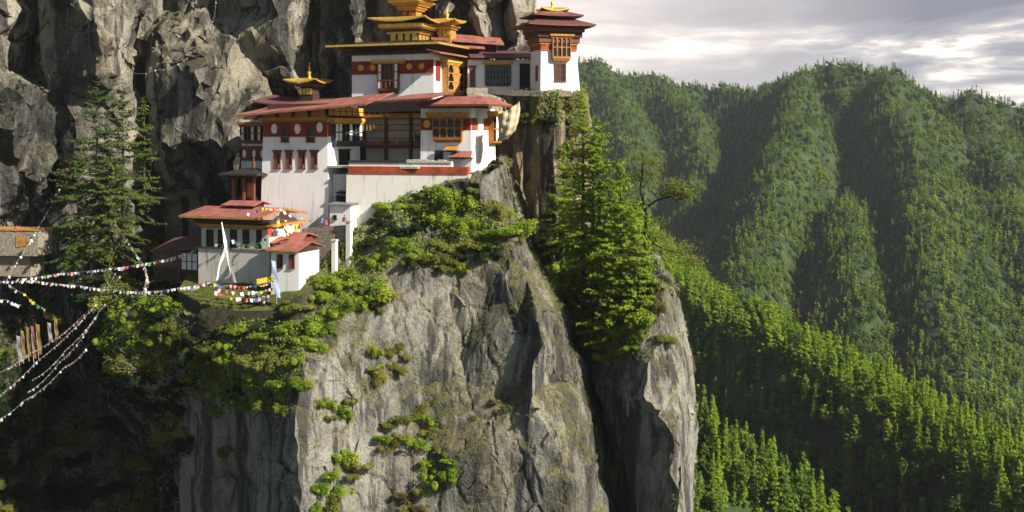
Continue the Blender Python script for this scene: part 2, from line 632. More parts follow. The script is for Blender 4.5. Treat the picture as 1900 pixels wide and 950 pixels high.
def hill_leaf():
    """needles of the far forest: stands of different kinds lie in patches, a few trees are brown"""
    m = leaf_mat("hill_needles", (0.022, 0.055, 0.012), (0.10, 0.17, 0.018), (0.25, 0.30, 0.028), 0.4, 0.55)
    nt = m.node_tree
    add = [n for n in nt.nodes if n.type == 'MATH' and n.operation == 'ADD'][0]
    rmp = [n for n in nt.nodes if n.type == 'VALTORGB'][0]
    oi = [n for n in nt.nodes if n.type == 'OBJECT_INFO'][0]
    pn = tex(nt, 'n', 0.022, 4, 0.6, oi.outputs['Location'])
    t = mth(nt, 'ADD', add.outputs[0], mth(nt, 'MULTIPLY', mth(nt, 'SUBTRACT', pn, 0.5), 1.3))
    nt.links.new(t, rmp.inputs[0])
    c = mixc(nt, ramp(nt, oi.outputs['Random'], (0.955, 0.0), (0.965, 0.8)), rmp.outputs[0], (0.10, 0.075, 0.03))
    for l in list(nt.links):
        if l.from_node == rmp and l.to_node.type in ('BSDF_PRINCIPLED', 'MIX_RGB') and l.to_socket != c.node.inputs[1]:
            nt.links.new(c, l.to_socket)
    return m


M['leaf_hill'] = hill_leaf()

# ---------------------------------------------------------------- cliffs
def loft_mesh(cols, back=None):
    """cols: list of columns of (px,py,Y), equal length -> verts, quads"""
    n = len(cols[0])
    V, Q = [], []
    for c in cols:
        assert len(c) == n, (len(c), n)
        V += [tuple(P(*q)) for q in c]
    for i in range(len(cols) - 1):
        for j in range(n - 1):
            a = i * n + j
            Q.append([a, a + 1, a + n + 1, a + n])
    return V, Q


def split_long(bm, L, it=10, vz=0.6):
    """split edges longer than L, lengths up and down counting less, so that facets stand taller than wide"""
    for _ in range(it):
        e = []
        for x in bm.edges:
            d = x.verts[0].co - x.verts[1].co
            if d.x * d.x + d.y * d.y + d.z * d.z * vz * vz > L * L:
                e.append(x)
        if not e:
            break
        bmesh.ops.subdivide_edges(bm, edges=e, cuts=1, use_grid_fill=False)
        bmesh.ops.triangulate(bm, faces=[f for f in bm.faces if len(f.verts) > 3])


def rock_sheet(name, cols, L, mat, fac, seed, cs=5.0, fin=0.06, crack=0.25, vz=0.6, stretch=0.42):
    """loft, then break into flat facets at falling sizes: fac = ((edge length, push, slide), ...)"""
    r = np.random.default_rng(seed)
    V, Q = loft_mesh(cols)
    bm = bmesh.new()
    vs = [bm.verts.new(v) for v in V]
    for q in Q:
        bm.faces.new([vs[i] for i in q])
    bmesh.ops.triangulate(bm, faces=bm.faces)
    for k, (ln, push, slide) in enumerate(fac):
        split_long(bm, ln, vz=vz)
        bm.normal_update()
        co = np.array([v.co for v in bm.verts])
        no = np.array([v.normal for v in bm.verts])
        ed = np.array([v.is_boundary for v in bm.verts])
        n = len(co)
        rough = np.clip(0.55 + 1.0 * fbm(co / 14 + 50, 2), 0.15, 1.1) if k else np.ones(n)
        d = push * (r.uniform(-1, 1, n) * 0.75 + 0.9 * fbm(co * np.array([1, 1, 0.5]) / (ln * 2.2) + 7 * k, 2)) * rough
        t = r.normal(size=(n, 3)) * slide
        t -= (t * no).sum(1)[:, None] * no
        t[ed] = 0
        co = co + no * d[:, None] + t
        for v, c in zip(bm.verts, co):
            v.co = c
    bm.verts.index_update()
    co = np.array([v.co for v in bm.verts])
    tri = np.array([[v.index for v in f.verts] for f in bm.faces])
    bm.free()
    # even midpoint split of every triangle down to the fine size
    while True:
        ed = np.sort(np.concatenate([tri[:, [0, 1]], tri[:, [1, 2]], tri[:, [2, 0]]]), axis=1)
        if np.median(np.linalg.norm(co[ed[:, 0]] - co[ed[:, 1]], axis=1)) < L * 1.25:
            break
        un, inv = np.unique(ed, axis=0, return_inverse=True)
        inv = inv.reshape(-1) + len(co)
        nt_ = len(tri)
        a, b, c = inv[:nt_], inv[nt_:2 * nt_], inv[2 * nt_:]
        co = np.concatenate([co, (co[un[:, 0]] + co[un[:, 1]]) / 2])
        tri = np.concatenate([np.stack([tri[:, 0], a, c], 1), np.stack([a, tri[:, 1], b], 1), np.stack([c, b, tri[:, 2]], 1), np.stack([a, b, c], 1)])
    fn = np.cross(co[tri[:, 1]] - co[tri[:, 0]], co[tri[:, 2]] - co[tri[:, 0]])
    no = np.zeros_like(co)
    for k in range(3):
        np.add.at(no, tri[:, k], fn)
    no /= np.linalg.norm(no, axis=1)[:, None] + 1e-12
    q = co * np.array([1, 1, stretch])
    w = np.stack([fbm(q / 5 + 3.1, 2), fbm(q / 5 + 31.7, 2), fbm(q / 5 + 71.2, 2)], 1)
    d1, gap, val, tilt = cells(q / cs + w * 0.3)
    d = -crack * np.exp(-(gap / 0.045) ** 2)
    d += fin * fbm(co / 0.9, 3, 0.6) + fin * 1.2 * fbm(q / 2.5, 3)
    co = co + no * d[:, None]
    me0 = bpy.data.meshes.new('rough')
    me0.from_pydata(co.tolist(), [], tri.tolist())
    bm = bmesh.new()
    bm.from_mesh(me0)
    bpy.data.meshes.remove(me0)
    bm.normal_update()
    sharp = [e for e in bm.edges if len(e.link_faces) == 2 and e.calc_face_angle(0) > R(20)]
    bmesh.ops.split_edges(bm, edges=sharp)
    me = bpy.data.meshes.new(name)
    bm.to_mesh(me)
    bm.free()
    me.materials.append(mat)
    me.polygons.foreach_set('use_smooth', [True] * len(me.polygons))
    me.update()
    o = bpy.data.objects.new(name, me)
    COL.objects.link(o)
    tag(o, kind='structure')
    return o


# the promontory: columns run down its creases (pixel column, pixel row, metres ahead)
PC = [
    [(150, 560, 178), (150, 566, 178), (140, 625, 176), (150, 690, 176), (200, 750, 176), (270, 820, 176), (290, 890, 175), (300, 1010, 174)],
    [(225, 552, 159), (220, 560, 157), (200, 625, 154.5), (212, 685, 155.5), (262, 745, 162), (296, 820, 168), (304, 890, 168), (312, 1010, 167)],
    [(330, 574, 150), (330, 577, 149), (335, 620, 150), (338, 680, 154), (335, 750, 158), (325, 820, 159), (335, 890, 158), (345, 1010, 157)],
    [(440, 578, 148.5), (440, 582, 147.5), (445, 630, 145.5), (450, 690, 146), (445, 760, 148), (440, 830, 148.5), (450, 900, 147.5), (455, 1010, 146.5)],
    [(540, 550, 148), (540, 558, 147), (550, 620, 143.5), (556, 680, 140.5), (557, 740, 138.5), (557, 810, 137.3), (556, 880, 136.5), (556, 1010, 135.5)],
    [(628, 478, 153), (625, 495, 152), (635, 560, 146.5), (640, 630, 143), (645, 700, 141.5), (640, 780, 140.5), (640, 870, 139.5), (640, 1010, 138)],
    [(680, 392, 156.2), (690, 432, 153.5), (710, 500, 149.5), (720, 580, 145.5), (725, 660, 144), (720, 740, 142), (725, 850, 141.5), (725, 1010, 140)],
    [(755, 366, 154.8), (765, 410, 152.5), (780, 480, 149), (785, 560, 147.5), (785, 640, 147), (785, 720, 145.5), (785, 830, 141.5), (790, 1010, 139.5)],
    [(835, 340, 153.2), (840, 395, 151.5), (848, 470, 149.5), (850, 540, 148), (850, 620, 147.2), (857, 705, 145), (870, 840, 139), (880, 1010, 137)],
    [(884, 320, 152.6), (905, 385, 151.8), (940, 440, 148.6), (955, 520, 145), (965, 620, 142), (975, 735, 140), (985, 850, 137.2), (1000, 1010, 135.6)],
    [(930, 308, 153.4), (948, 395, 152.2), (972, 462, 149.0), (1018, 570, 142.2), (998, 655, 139.0), (990, 742, 138.0), (1045, 860, 135.8), (1055, 1010, 135)],
    [(937, 306, 158), (962, 415, 158.5), (1008, 500, 156.5), (1046, 590, 149.5), (1074, 660, 147), (1095, 770, 144), (1110, 860, 141), (1124, 1010, 139)],
    [(940, 306, 172), (985, 440, 174), (1025, 520, 170), (1068, 610, 164), (1088, 670, 161), (1112, 770, 158), (1127, 860, 155), (1142, 1010, 153)],
    [(1030, 486, 168), (1040, 500, 166), (1055, 545, 160), (1085, 640, 155), (1105, 680, 151.5), (1115, 730, 149), (1150, 810, 147), (1180, 1010, 144)],
    [(1138, 480, 160), (1140, 490, 158), (1152, 560, 152), (1180, 640, 144.2), (1192, 690, 140.5), (1208, 745, 139), (1229, 840, 137), (1258, 1010, 135)],
    [(1200, 482, 155), (1200, 488, 153), (1226, 540, 147), (1240, 620, 143), (1255, 700, 141), (1266, 780, 140), (1266, 870, 139), (1272, 1010, 138)],
    [(1218, 480, 158), (1218, 488, 156), (1248, 530, 151), (1274, 610, 149), (1294, 735, 147), (1296, 780, 146), (1284, 865, 145), (1288, 1010, 144)],
    [(1222, 474, 178), (1222, 478, 178), (1244, 520, 182), (1256, 600, 182), (1266, 740, 182), (1266, 800, 182), (1256, 870, 182), (1262, 1010, 180)],
]
# the shelf behind the rim, on which the walls stand
for c in PC:
    x, y, Y = c[0]
    p = P(x, y, Y)
    q = (p.x * 1.0, Y + 24.0, p.z + 0.2)
    c.insert(0, (HX + q[0] * F / q[1], HY - q[2] * F / q[1], q[1]))
cliff = rock_sheet("cliff", PC, 0.40, M['rock'], ((5.5, 0.75, 0.8), (2.4, 0.34, 0.35), (1.0, 0.10, 0.15)), 3)

PILLAR = [
    [(880, 150, 190), (890, 240, 188), (905, 340, 186), (915, 450, 184)],
    [(916, 172, 178), (920, 250, 177), (930, 340, 176), (940, 450, 175)],
    [(948, 172, 172.5), (952, 250, 172), (958, 340, 171), (965, 450, 170)],
    [(972, 171, 170.5), (974, 250, 171.5), (980, 340, 171), (985, 450, 170)],
    [(998, 170, 169), (1000, 250, 169.5), (1004, 340, 169), (1006, 450, 168.5)],
    [(1030, 170, 168), (1032, 250, 168.5), (1034, 340, 168), (1036, 450, 167)],
    [(1076, 170, 170.5), (1086, 250, 171), (1092, 350, 170), (1104, 500, 168)],
    [(1088, 170, 186), (1100, 250, 188), (1110, 350, 190), (1125, 500, 190)],
    [(1075, 170, 205), (1085, 250, 206), (1100, 350, 207), (1120, 500, 208)],
]
for c in PILLAR:
    x, y, Y = c[0]
    p = P(x, y, Y)
    q = (p.x, Y + 20.0, p.z + 0.4)
    c.insert(0, (HX + q[0] * F / q[1], HY - q[2] * F / q[1], q[1]))
pillar = rock_sheet("cliff_buttress", PILLAR, 0.42, M['rock_streak'], ((3.0, 0.45, 0.4), (1.3, 0.16, 0.15)), 4, vz=0.3, stretch=0.2)

# the mountain face behind the monastery
WX = [-420, -260, -120, -40, 20, 62, 95, 130, 185, 238, 262, 300, 345, 392, 425, 470, 520, 556, 580, 622, 655, 672, 700, 745, 790, 828, 850, 868, 900, 935, 968, 990]
WY = [-260, -120, -40, 20, 80, 135, 190, 250, 320, 400, 480, 600]
wr = np.random.default_rng(21)
WDEEP = {20: 5, 62: 6, 95: 1.5, 130: -3.5, 185: -4.5, 238: -2.5, 262: 5, 300: 6, 345: 5.0, 392: 3.5, 425: 1.5, 470: -1.5, 520: -3.5, 556: -2, 580: 3,
         622: 0, 655: -2, 672: 4, 700: 5, 745: 5, 790: 3, 828: -2, 850: 4, 868: 4, 900: -2, 935: 2.5, 968: -1, 990: 2}
EDGE = {968: [955, 958, 966, 968, 972, 975, 975, 975, 975, 975, 975, 975], 990: [962, 968, 982, 986, 978, 978, 980, 985, 985, 985, 985, 985]}
WC = []
for xi, x in enumerate(WX):
    c = []
    for yi, y in enumerate(WY):
        b = 187 + (x < 62) * -6 + max(0, (-60 - x)) * 0.02
        if x > 640:
            b = 187
        d = WDEEP.get(x, 0) * 1.7
        if y >= 190:
            d = d * 0.4 + (2.0 if x > 250 else 0)
        if y > 300:
            d += -3.0
        # the heap of boulders between 280 and 460
        if 290 <= x <= 470 and 80 <= y <= 330:
            d = wr.uniform(-7, 2) - (4.0 if 135 <= y <= 250 else 0)
        if 20 <= x <= 95 and 180 <= y <= 330:
            d = wr.uniform(-6, 3)
        d += wr.uniform(-1.4, 1.4)
        px = x + wr.uniform(-9, 9) if x < 960 else EDGE[x][yi]
        py = y + wr.uniform(-13, 13)
        c.append((px, py, b + d))
    WC.append(c)
WC.append([(960 - k, y, 235) for k, y in zip([4] * len(WY), WY)])
wall = rock_sheet("mountain_face", WC, 0.5, M['rock_wall'], ((7.0, 1.9, 1.2), (3.0, 0.75, 0.5), (1.3, 0.20, 0.2)), 5, cs=6.0, vz=0.75)

# gully between the face and the promontory
GC = []
for x in (-420, -260, -120, -40, 20, 80, 140, 200, 260, 320, 380, 440, 520, 640):
    c = []
    for y, Y in ((425, 188), (480, 186), (530, 187), (575, 189), (640, 192), (720, 196), (820, 198), (920, 198), (1040, 197), (1300, 195)):
        k = -38 * max(0, min(1, (75 - x) / 110)) * (y > 560) * min(1, (y - 500) / 160)
        c.append((x + wr.uniform(-8, 8), y + wr.uniform(-8, 8), Y + k + wr.uniform(-1.2, 1.2) + (4 if x > 300 else 0)))
    GC.append(c)
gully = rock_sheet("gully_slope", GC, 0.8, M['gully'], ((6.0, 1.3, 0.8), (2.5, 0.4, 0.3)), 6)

# ---------------------------------------------------------------- hills
SPURS = [
    # (steepness of the left flank, of the right flank, width of the rounded top, [(px, py, Y), ...]) running away-to-near
    (1.0, 1.0, 10, [(980, 95, 1650), (1075, 108, 1560), (1150, 134, 1540), (1250, 148, 1520), (1330, 168, 1500), (1415, 174, 1420), (1460, 150, 1330), (1510, 128, 1290), (1590, 120, 1230), (1650, 130, 1200), (1700, 160, 1170), (1745, 184, 1150), (1800, 186, 1130), (1860, 204, 1110), (1960, 216, 1080), (2150, 235, 1050)]),
    (1.05, 1.0, 12, [(1110, 120, 1545), (1160, 200, 1400), (1185, 300, 1250), (1190, 420, 1120)]),
    (1.25, 1.1, 12, [(1230, 148, 1525), (1300, 225, 1330), (1305, 330, 1150), (1285, 440, 1020)]),
    (1.3, 1.3, 14, [(1495, 136, 1290), (1482, 215, 1100), (1445, 300, 990), (1425, 400, 890), (1390, 520, 780)]),
    (1.3, 0.62, 12, [(1645, 132, 1200), (1682, 200, 1060), (1706, 290, 950), (1718, 390, 850), (1728, 480, 770), (1750, 600, 680), (1800, 740, 600)]),
    (1.05, 1.2, 8, [(1572, 360, 930), (1580, 440, 830), (1592, 520, 760), (1615, 640, 680)]),
    (1.25, 0.75, 12, [(1795, 186, 1130), (1852, 265, 990), (1887, 370, 880), (1937, 520, 760)]),
    (1.05, 0.8, 14, [(1930, 214, 1080), (2020, 330, 900), (2080, 520, 740)]),
    # near ridge falling to the right, and the lower spur before it
    (1.65, 0.8, 9, [(1120, 375, 540), (1215, 500, 500), (1300, 556, 458), (1380, 594, 425), (1470, 638, 395), (1560, 696, 366), (1650, 750, 340), (1750, 812, 312), (1830, 856, 290), (1920, 906, 268), (2100, 1000, 240)]),
    (1.3, 1.6, 8, [(1215, 720, 288), (1290, 808, 284), (1340, 842, 282), (1400, 882, 279), (1470, 942, 274), (1540, 1000, 268), (1650, 1080, 258)]),
]


def hill_z(X, Y):
    pts = np.stack([X, Y], 1)
    best = np.full(len(X), -1e9)
    for sl_, sr_, w0, line in SPURS:
        L = np.array([P(*q) for q in line])
        zz = np.full(len(X), -1e9)
        for a, b in zip(L[:-1], L[1:]):
            ab = b[:2] - a[:2]
            t = np.clip(((pts - a[:2]) @ ab) / (ab @ ab), 0, 1)
            c = a[:2] + t[:, None] * ab
            dv = pts - c
            d = np.sqrt((dv ** 2).sum(1))
            side = ab[0] * dv[:, 1] - ab[1] * dv[:, 0]   # >0: the flank facing right in the picture
            s = np.where(side > 0, sr_, sl_)
            z = a[2] + t * (b[2] - a[2]) - s * np.maximum(0, d - w0) - 0.42 * np.minimum(d, w0)
            zz = np.maximum(zz, z)
        k = 8.0
        h = np.clip(0.5 + 0.5 * (zz - best) / k, 0, 1)
        best = np.where(best < -1e8, zz, best * (1 - h) + zz * h + k * h * (1 - h))
    p = np.stack([X, Y, np.zeros_like(X)], 1)
    amp = np.clip((Y - 250) / 900, 0.06, 1)
    best = best + amp * (8 * fbm(p / 90, 4) + 8 * (ridged(p / 60 + 4, 3) - 1)) + 14 * np.clip((Y - 560) / 300, 0, 1) * np.clip((1080 - Y) / 200, 0, 1) * fbm(p / 210 + 11, 2)
    return np.maximum(best, -420)


xs = np.concatenate([np.arange(-260, 400, 5.0), np.arange(400, 1300, 9.0)])
ys = np.concatenate([np.arange(215, 520, 4.0), np.arange(520, 1700, 7.0), np.arange(1700, 6001, 300.0)])
gx, gy = np.meshgrid(xs, ys)
gz = hill_z(gx.ravel(), gy.ravel())
HV = np.stack([gx.ravel(), gy.ravel(), gz], 1)
nx = len(xs)
ii = (np.arange(len(ys) - 1)[:, None] * nx + np.arange(nx - 1)[None, :]).ravel()
HFc = np.stack([ii, ii + 1, ii + nx + 1, ii + nx], 1)
hills = mesh_np("hills", HV, HFc, M['hill'], smooth=True)
tag(hills, kind='structure')
# valley floor under everything, out to the horizon
g = MB()
g.poly([(-9000, -3000, -430), (9000, -3000, -430), (9000, 12000, -430), (-9000, 12000, -430)])
tag(g.build("ground", M['hill']), kind='structure')

# ---------------------------------------------------------------- building kit
class Bld:
    """a building frame: origin at a wall corner, x along the front to the right, y inwards, z up"""

    def __init__(self, name, px, py, Y, a, label, cat, group=None):
        self.o = P(px, py, Y)
        self.a = R(a)
        self.root = empty(name, self.o, -self.a)
        tag(self.root, label, cat, group)
        self.dx = Vector((math.cos(self.a), -math.sin(self.a), 0))
        self.dy = Vector((math.sin(self.a), math.cos(self.a), 0))

    def _hit(self, px, py, n, off):
        d = Vector(((px - HX) / F, 1.0, (HY - py) / F))
        o = self.o + n * off
        t = o.dot(n) / d.dot(n)
        p = d * t - self.o
        return p.dot(self.dx), p.dot(self.dy), p.z

    def front(self, px, py, y=0.0):
        r = self._hit(px, py, self.dy, y)
        return r[0], r[2]

    def side(self, px, py, x=0.0):
        r = self._hit(px, py, self.dx, x)
        return r[1], r[2]

    def flat(self, px, py, z):
        d = Vector(((px - HX) / F, 1.0, (HY - py) / F))
        t = (self.o.z + z) / d.z
        p = d * t - self.o
        return p.dot(self.dx), p.dot(self.dy)

    def fmap(self, y=0.0):
        return lambda s, t, d: (s, y - d, t)

    def smap(self, x=0.0):          # wall facing right
        return lambda s, t, d: (x + d, s, t)

    def lmap(self, x=0.0):          # wall facing left
        return lambda s, t, d: (x - d, s, t)


def fbox(mb, mp, s0, s1, t0, t1, d0, d1):
    if s0 > s1: s0, s1 = s1, s0
    if t0 > t1: t0, t1 = t1, t0
    c = [mp(*q) for q in ((s0, t0, d0), (s1, t0, d0), (s1, t0, d1), (s0, t0, d1),
                          (s0, t1, d0), (s1, t1, d0), (s1, t1, d1), (s0, t1, d1))]
    mb.hexa(c)


def disc(mb, mp, s, t, rs, rt, d0, d1, n=18):
    r0 = [mp(s + rs * math.cos(2 * math.pi * k / n), t + rt * math.sin(2 * math.pi * k / n), d0) for k in range(n)]
    r1 = [mp(s + rs * math.cos(2 * math.pi * k / n), t + rt * math.sin(2 * math.pi * k / n), d1) for k in range(n)]
    mb.prism(r0, r1)


def medallion(root, mp, s, t, r, mat, r2=None):
    m = MB()
    disc(m, mp, s, t, r, r2 or r, 0.02, 0.12)
    o = m.build('medallion', mat, root)
    return o


def band(root, mp, s0, s1, t0, t1, mat, d=0.06, edge=True):
    """painted belt of ochre red under the eaves, with a row of white dots along both edges"""
    m = MB()
    fbox(m, mp, s0, s1, t0, t1, 0.0, d)
    o = m.build('red_band', mat, root)
    if edge:
        n = max(2, int(abs(s1 - s0) / 0.32))
        for ta in (t0 - 0.10, t1 - 0.02):
            e = MB()
            up = ta > t0
            out = []
            for k in range(n):
                w = (s1 - s0) / n
                a_, b_ = (0.12, 0.05) if up else (0.0, 0.07)
                for f_, t_ in ((0.0, b_), (0.22, b_), (0.22, a_), (0.78, a_), (0.78, b_)):
                    out.append((s0 + w * (k + f_), ta + t_))
            far = ta if up else ta + 0.12
            out += [(s1, ta + b_), (s1, far), (s0, far)]
            e.prism([mp(p_, q_, 0.0) for p_, q_ in out], [mp(p_, q_, d + 0.05) for p_, q_ in out])
            e.build('dentil_course', M['ochre'], o)
    return o


def cornice(parent, mp, s0, s1, t0, t1, d0, d1, mat, name='cornice', dent=True):
    m = MB()
    h = t1 - t0
    fbox(m, mp, s0, s1, t0 + h * 0.38, t1, d0, d1)
    fbox(m, mp, s0 + 0.12, s1 - 0.12, t0 + h * 0.16, t0 + h * 0.38, d0, d1 - 0.14)
    if dent:
        n = max(2, int((s1 - s0) / 0.36))
        for k in range(n):
            s = s0 + 0.15 + (s1 - s0 - 0.3) * (k + 0.5) / n
            w = (s1 - s0) / n * 0.26
            fbox(m, mp, s - w, s + w, t0 - h * 0.12, t0 + h * 0.16, d0, d1 - 0.22)
    return m.build(name, mat, parent)


def rabsel(root, mp, s0, s1, t0, t1, cols, rows, frame, white=(), d=0.55, corn=None, corn_h=0.55, corn_out=0.35, arch=True, panel='panel', base=0.16, name='bay_window', lab=None):
    """a projecting timber bay: window > frame body, panes, painted panels, cornice"""
    w = s1 - s0
    h = t1 - t0
    m = MB()
    b0 = t0 + h * base
    # sill courses stepping in below
    fbox(m, mp, s0 + 0.03, s1 - 0.03, t0 + h * base * 0.55, b0, 0.0, d)
    fbox(m, mp, s0 + 0.12, s1 - 0.12, t0 + h * base * 0.2, t0 + h * base * 0.55, 0.0, d * 0.8)
    n = max(3, int(w / 0.4))
    for k in range(n):
        s = s0 + 0.16 + (w - 0.32) * (k + 0.5) / n
        fbox(m, mp, s - 0.09, s + 0.09, t0 - 0.02, t0 + h * base * 0.2, 0.0, d * 0.66)
    # posts and rails
    pw = min(0.085, w / cols * 0.16)
    for k in range(cols + 1):
        s = s0 + w * k / cols
        a = pw if 0 < k < cols else pw * 1.5
        fbox(m, mp, max(s0, s - a), min(s1, s + a), b0, t1, d - 0.16, d)
    for j in range(rows + 1):
        t = b0 + (t1 - b0) * j / rows
        fbox(m, mp, s0, s1, max(b0, t - 0.07), min(t1, t + 0.07), d - 0.14, d + 0.025)
    # side cheeks
    fbox(m, mp, s0, s0 + 0.07, b0, t1, 0.0, d - 0.16)
    fbox(m, mp, s1 - 0.07, s1, b0, t1, 0.0, d - 0.16)
    if arch:
        cw = w / cols
        for k in range(cols):
            if k in white:
                continue
            for j in range(rows):
                tt = b0 + (t1 - b0) * (j + 1) / rows - 0.07
                for sg in (0, 1):
                    a = s0 + cw * (k + sg)
                    e = cw * 0.30 * (1 if sg == 0 else -1)
                    p = [mp(a, tt, d - 0.13), mp(a + e, tt, d - 0.13), mp(a, tt - cw * 0.42, d - 0.13)]
                    q = [mp(a, tt, d - 0.02), mp(a + e, tt, d - 0.02), mp(a, tt - cw * 0.42, d - 0.02)]
                    m.prism(p, q)
    o = m.build(name, frame, root)
    if lab:
        o['label'] = lab
    g_ = MB()
    fbox(g_, mp, s0 + 0.075, s1 - 0.075, b0 + 0.01, t1 - 0.01, 0.02, d - 0.24)
    g_.build('pane', M['glass'], o)
    if white:
        cw = w / cols
        for k in white:
            q = MB()
            for j in range(rows):
                ta = b0 + (t1 - b0) * j / rows + 0.09
                tb = b0 + (t1 - b0) * (j + 1) / rows - 0.09
                fbox(q, mp, s0 + cw * k + pw + 0.01, s0 + cw * (k + 1) - pw - 0.01, ta, tb, d - 0.235, d - 0.06)
            q.build('painted_panel', M[panel], o)
    if corn:
        cornice(o, mp, s0 - corn_out, s1 + corn_out, t1 + 0.05, t1 + 0.05 + corn_h, 0.0, d + 0.3, corn)
    return o


def window(root, mp, s0, s1, t0, t1, frame, pane='glass', cols=1, rows=1, lintel=True, shut=None, d=0.14):
    """a small timber window with a flared lintel: window > pane, lintel"""
    m = MB()
    fw = min(0.11, (s1 - s0) * 0.14)
    fbox(m, mp, s0, s0 + fw, t0, t1, 0, d)
    fbox(m, mp, s1 - fw, s1, t0, t1, 0, d)
    fbox(m, mp, s0 + fw, s1 - fw, t1 - fw, t1, 0, d)
    fbox(m, mp, s0 - 0.08, s1 + 0.08, t0 - 0.12, t0, 0, d + 0.06)
    for k in range(1, cols):
        s = s0 + (s1 - s0) * k / cols
        fbox(m, mp, s - 0.035, s + 0.035, t0, t1 - fw, 0.03, d - 0.02)
    for k in range(1, rows):
        t = t0 + (t1 - t0) * k / rows
        fbox(m, mp, s0 + fw, s1 - fw, t - 0.035, t + 0.035, 0.03, d - 0.03)
    o = m.build('window', M[frame], root)
    q = MB()
    fbox(q, mp, s0 + fw, s1 - fw, t0, t1 - fw, 0.005, 0.04)
    q.build('pane', M[pane], o)
    if shut:
        q = MB()
        sm = s0 + (s1 - s0) * 0.58
        fbox(q, mp, s0 + fw, sm, t0, t1 - fw, 0.045, 0.09)
        q.build('shutter', M[shut], o)
    if lintel:
        q = MB()
        for k in range(3):
            e = 0.05 + 0.09 * k
            fbox(q, mp, s0 - e, s1 + e, t1 + 0.13 * k, t1 + 0.13 * (k + 1) - 0.005, 0, d + 0.05 * k)
        q.build('lintel', M[frame], o)
    return o


def roof_hip(root, x0, x1, y0, y1, ze, zr, ix, iy, th, mat, fascia=None, fh=0.28, soffit=None, zt=None, name='roof', curl=0.0, eave_z=None):
    """low hipped roof: eave rectangle, top rectangle inset by ix, iy at zr; curl lifts the corners"""
    m = MB()
    zs = eave_z or (ze, ze, ze, ze)
    E = [Vector((x0, y0, zs[0] + curl)), Vector((x1, y0, zs[1] + curl)), Vector((x1, y1, zs[2] + curl)), Vector((x0, y1, zs[3] + curl))]
    T = [Vector((x0 + ix, y0 + iy, zr)), Vector((x1 - ix, y0 + iy, zr)), Vector((x1 - ix, y1 - iy, zr)), Vector((x0 + ix, y1 - iy, zr))]
    n = 8

    def edge(k):
        a, b = E[k], E[(k + 1) % 4]
        return [a.lerp(b, t / n) - Vector((0, 0, curl * (1 - abs(2 * t / n - 1) ** 2))) for t in range(n + 1)]
    for k in range(4):
        e = edge(k)
        ta, tb = T[k], T[(k + 1) % 4]
        for t in range(n):
            a, b = e[t], e[t + 1]
            c, d_ = ta.lerp(tb, (t + 1) / n), ta.lerp(tb, t / n)
            m.poly([a, b, c, d_])
            dn = Vector((0, 0, -th))
            m.poly([a + dn, b + dn, b, a])
            m.poly([b + dn, a + dn, d_ + dn, c + dn])
    m.poly(T)
    m.poly([p + Vector((0, 0, -th)) for p in T][::-1])
    # weld for clean normals
    o = m.build(name, mat, root)
    bm = bmesh.new()
    bm.from_mesh(o.data)
    bmesh.ops.remove_doubles(bm, verts=bm.verts, dist=0.001)
    bmesh.ops.recalc_face_normals(bm, faces=bm.faces)
    bm.to_mesh(o.data)
    bm.free()
    if fascia:
        f = MB()
        for k in range(4):
            e = edge(k)
            nrm = [Vector((0, -1, 0)), Vector((1, 0, 0)), Vector((0, 1, 0)), Vector((-1, 0, 0))][k]
            for t in range(n):
                a, b = e[t] + nrm * 0.012, e[t + 1] + nrm * 0.012
                u = Vector((0, 0, 0.03))
                l = Vector((0, 0, -fh))
                f.hexa([a + l, b + l, b + l + nrm * 0.05, a + l + nrm * 0.05, a + u, b + u, b + u + nrm * 0.05, a + u + nrm * 0.05])
        f.build('fascia', fascia, o)
    return o


def spire(root, c, h, mat, s=1.0):
    m = MB()
    m.lathe(c, [(0.32 * s, 0), (0.36 * s, 0.06 * h), (0.20 * s, 0.14 * h), (0.34 * s, 0.28 * h), (0.38 * s, 0.38 * h), (0.16 * s, 0.48 * h), (0.10 * s, 0.56 * h), (0.17 * s, 0.64 * h), (0.07 * s, 0.72 * h), (0.015, h)], 10)
    return m.build('spire', mat, root, smooth=True)


def rafters(root, mp, s0, s1, t, d0, d1, mat, step=0.7, h=0.22, w=0.16):
    """a row of rafter ends under one thin board"""
    m = MB()
    n = max(2, int((s1 - s0) / step))
    c = (s1 - s0) / n
    q = min(0.8, w / c)
    e = h * 0.2
    out = []
    for k in range(n):
        for f_, t_ in ((0.0, t - e), (0.5 - q / 2, t - e), (0.5 - q / 2, t - h), (0.5 + q / 2, t - h), (0.5 + q / 2, t - e)):
            out.append((s0 + c * (k + f_), t_))
    out += [(s1, t - e), (s1, t), (s0, t)]
    m.prism([mp(a, b, d0) for a, b in out], [mp(a, b, d1) for a, b in out])
    return m.build('rafter_course', mat, root)

# ---------------------------------------------------------------- upper temple
A_ = 21.0


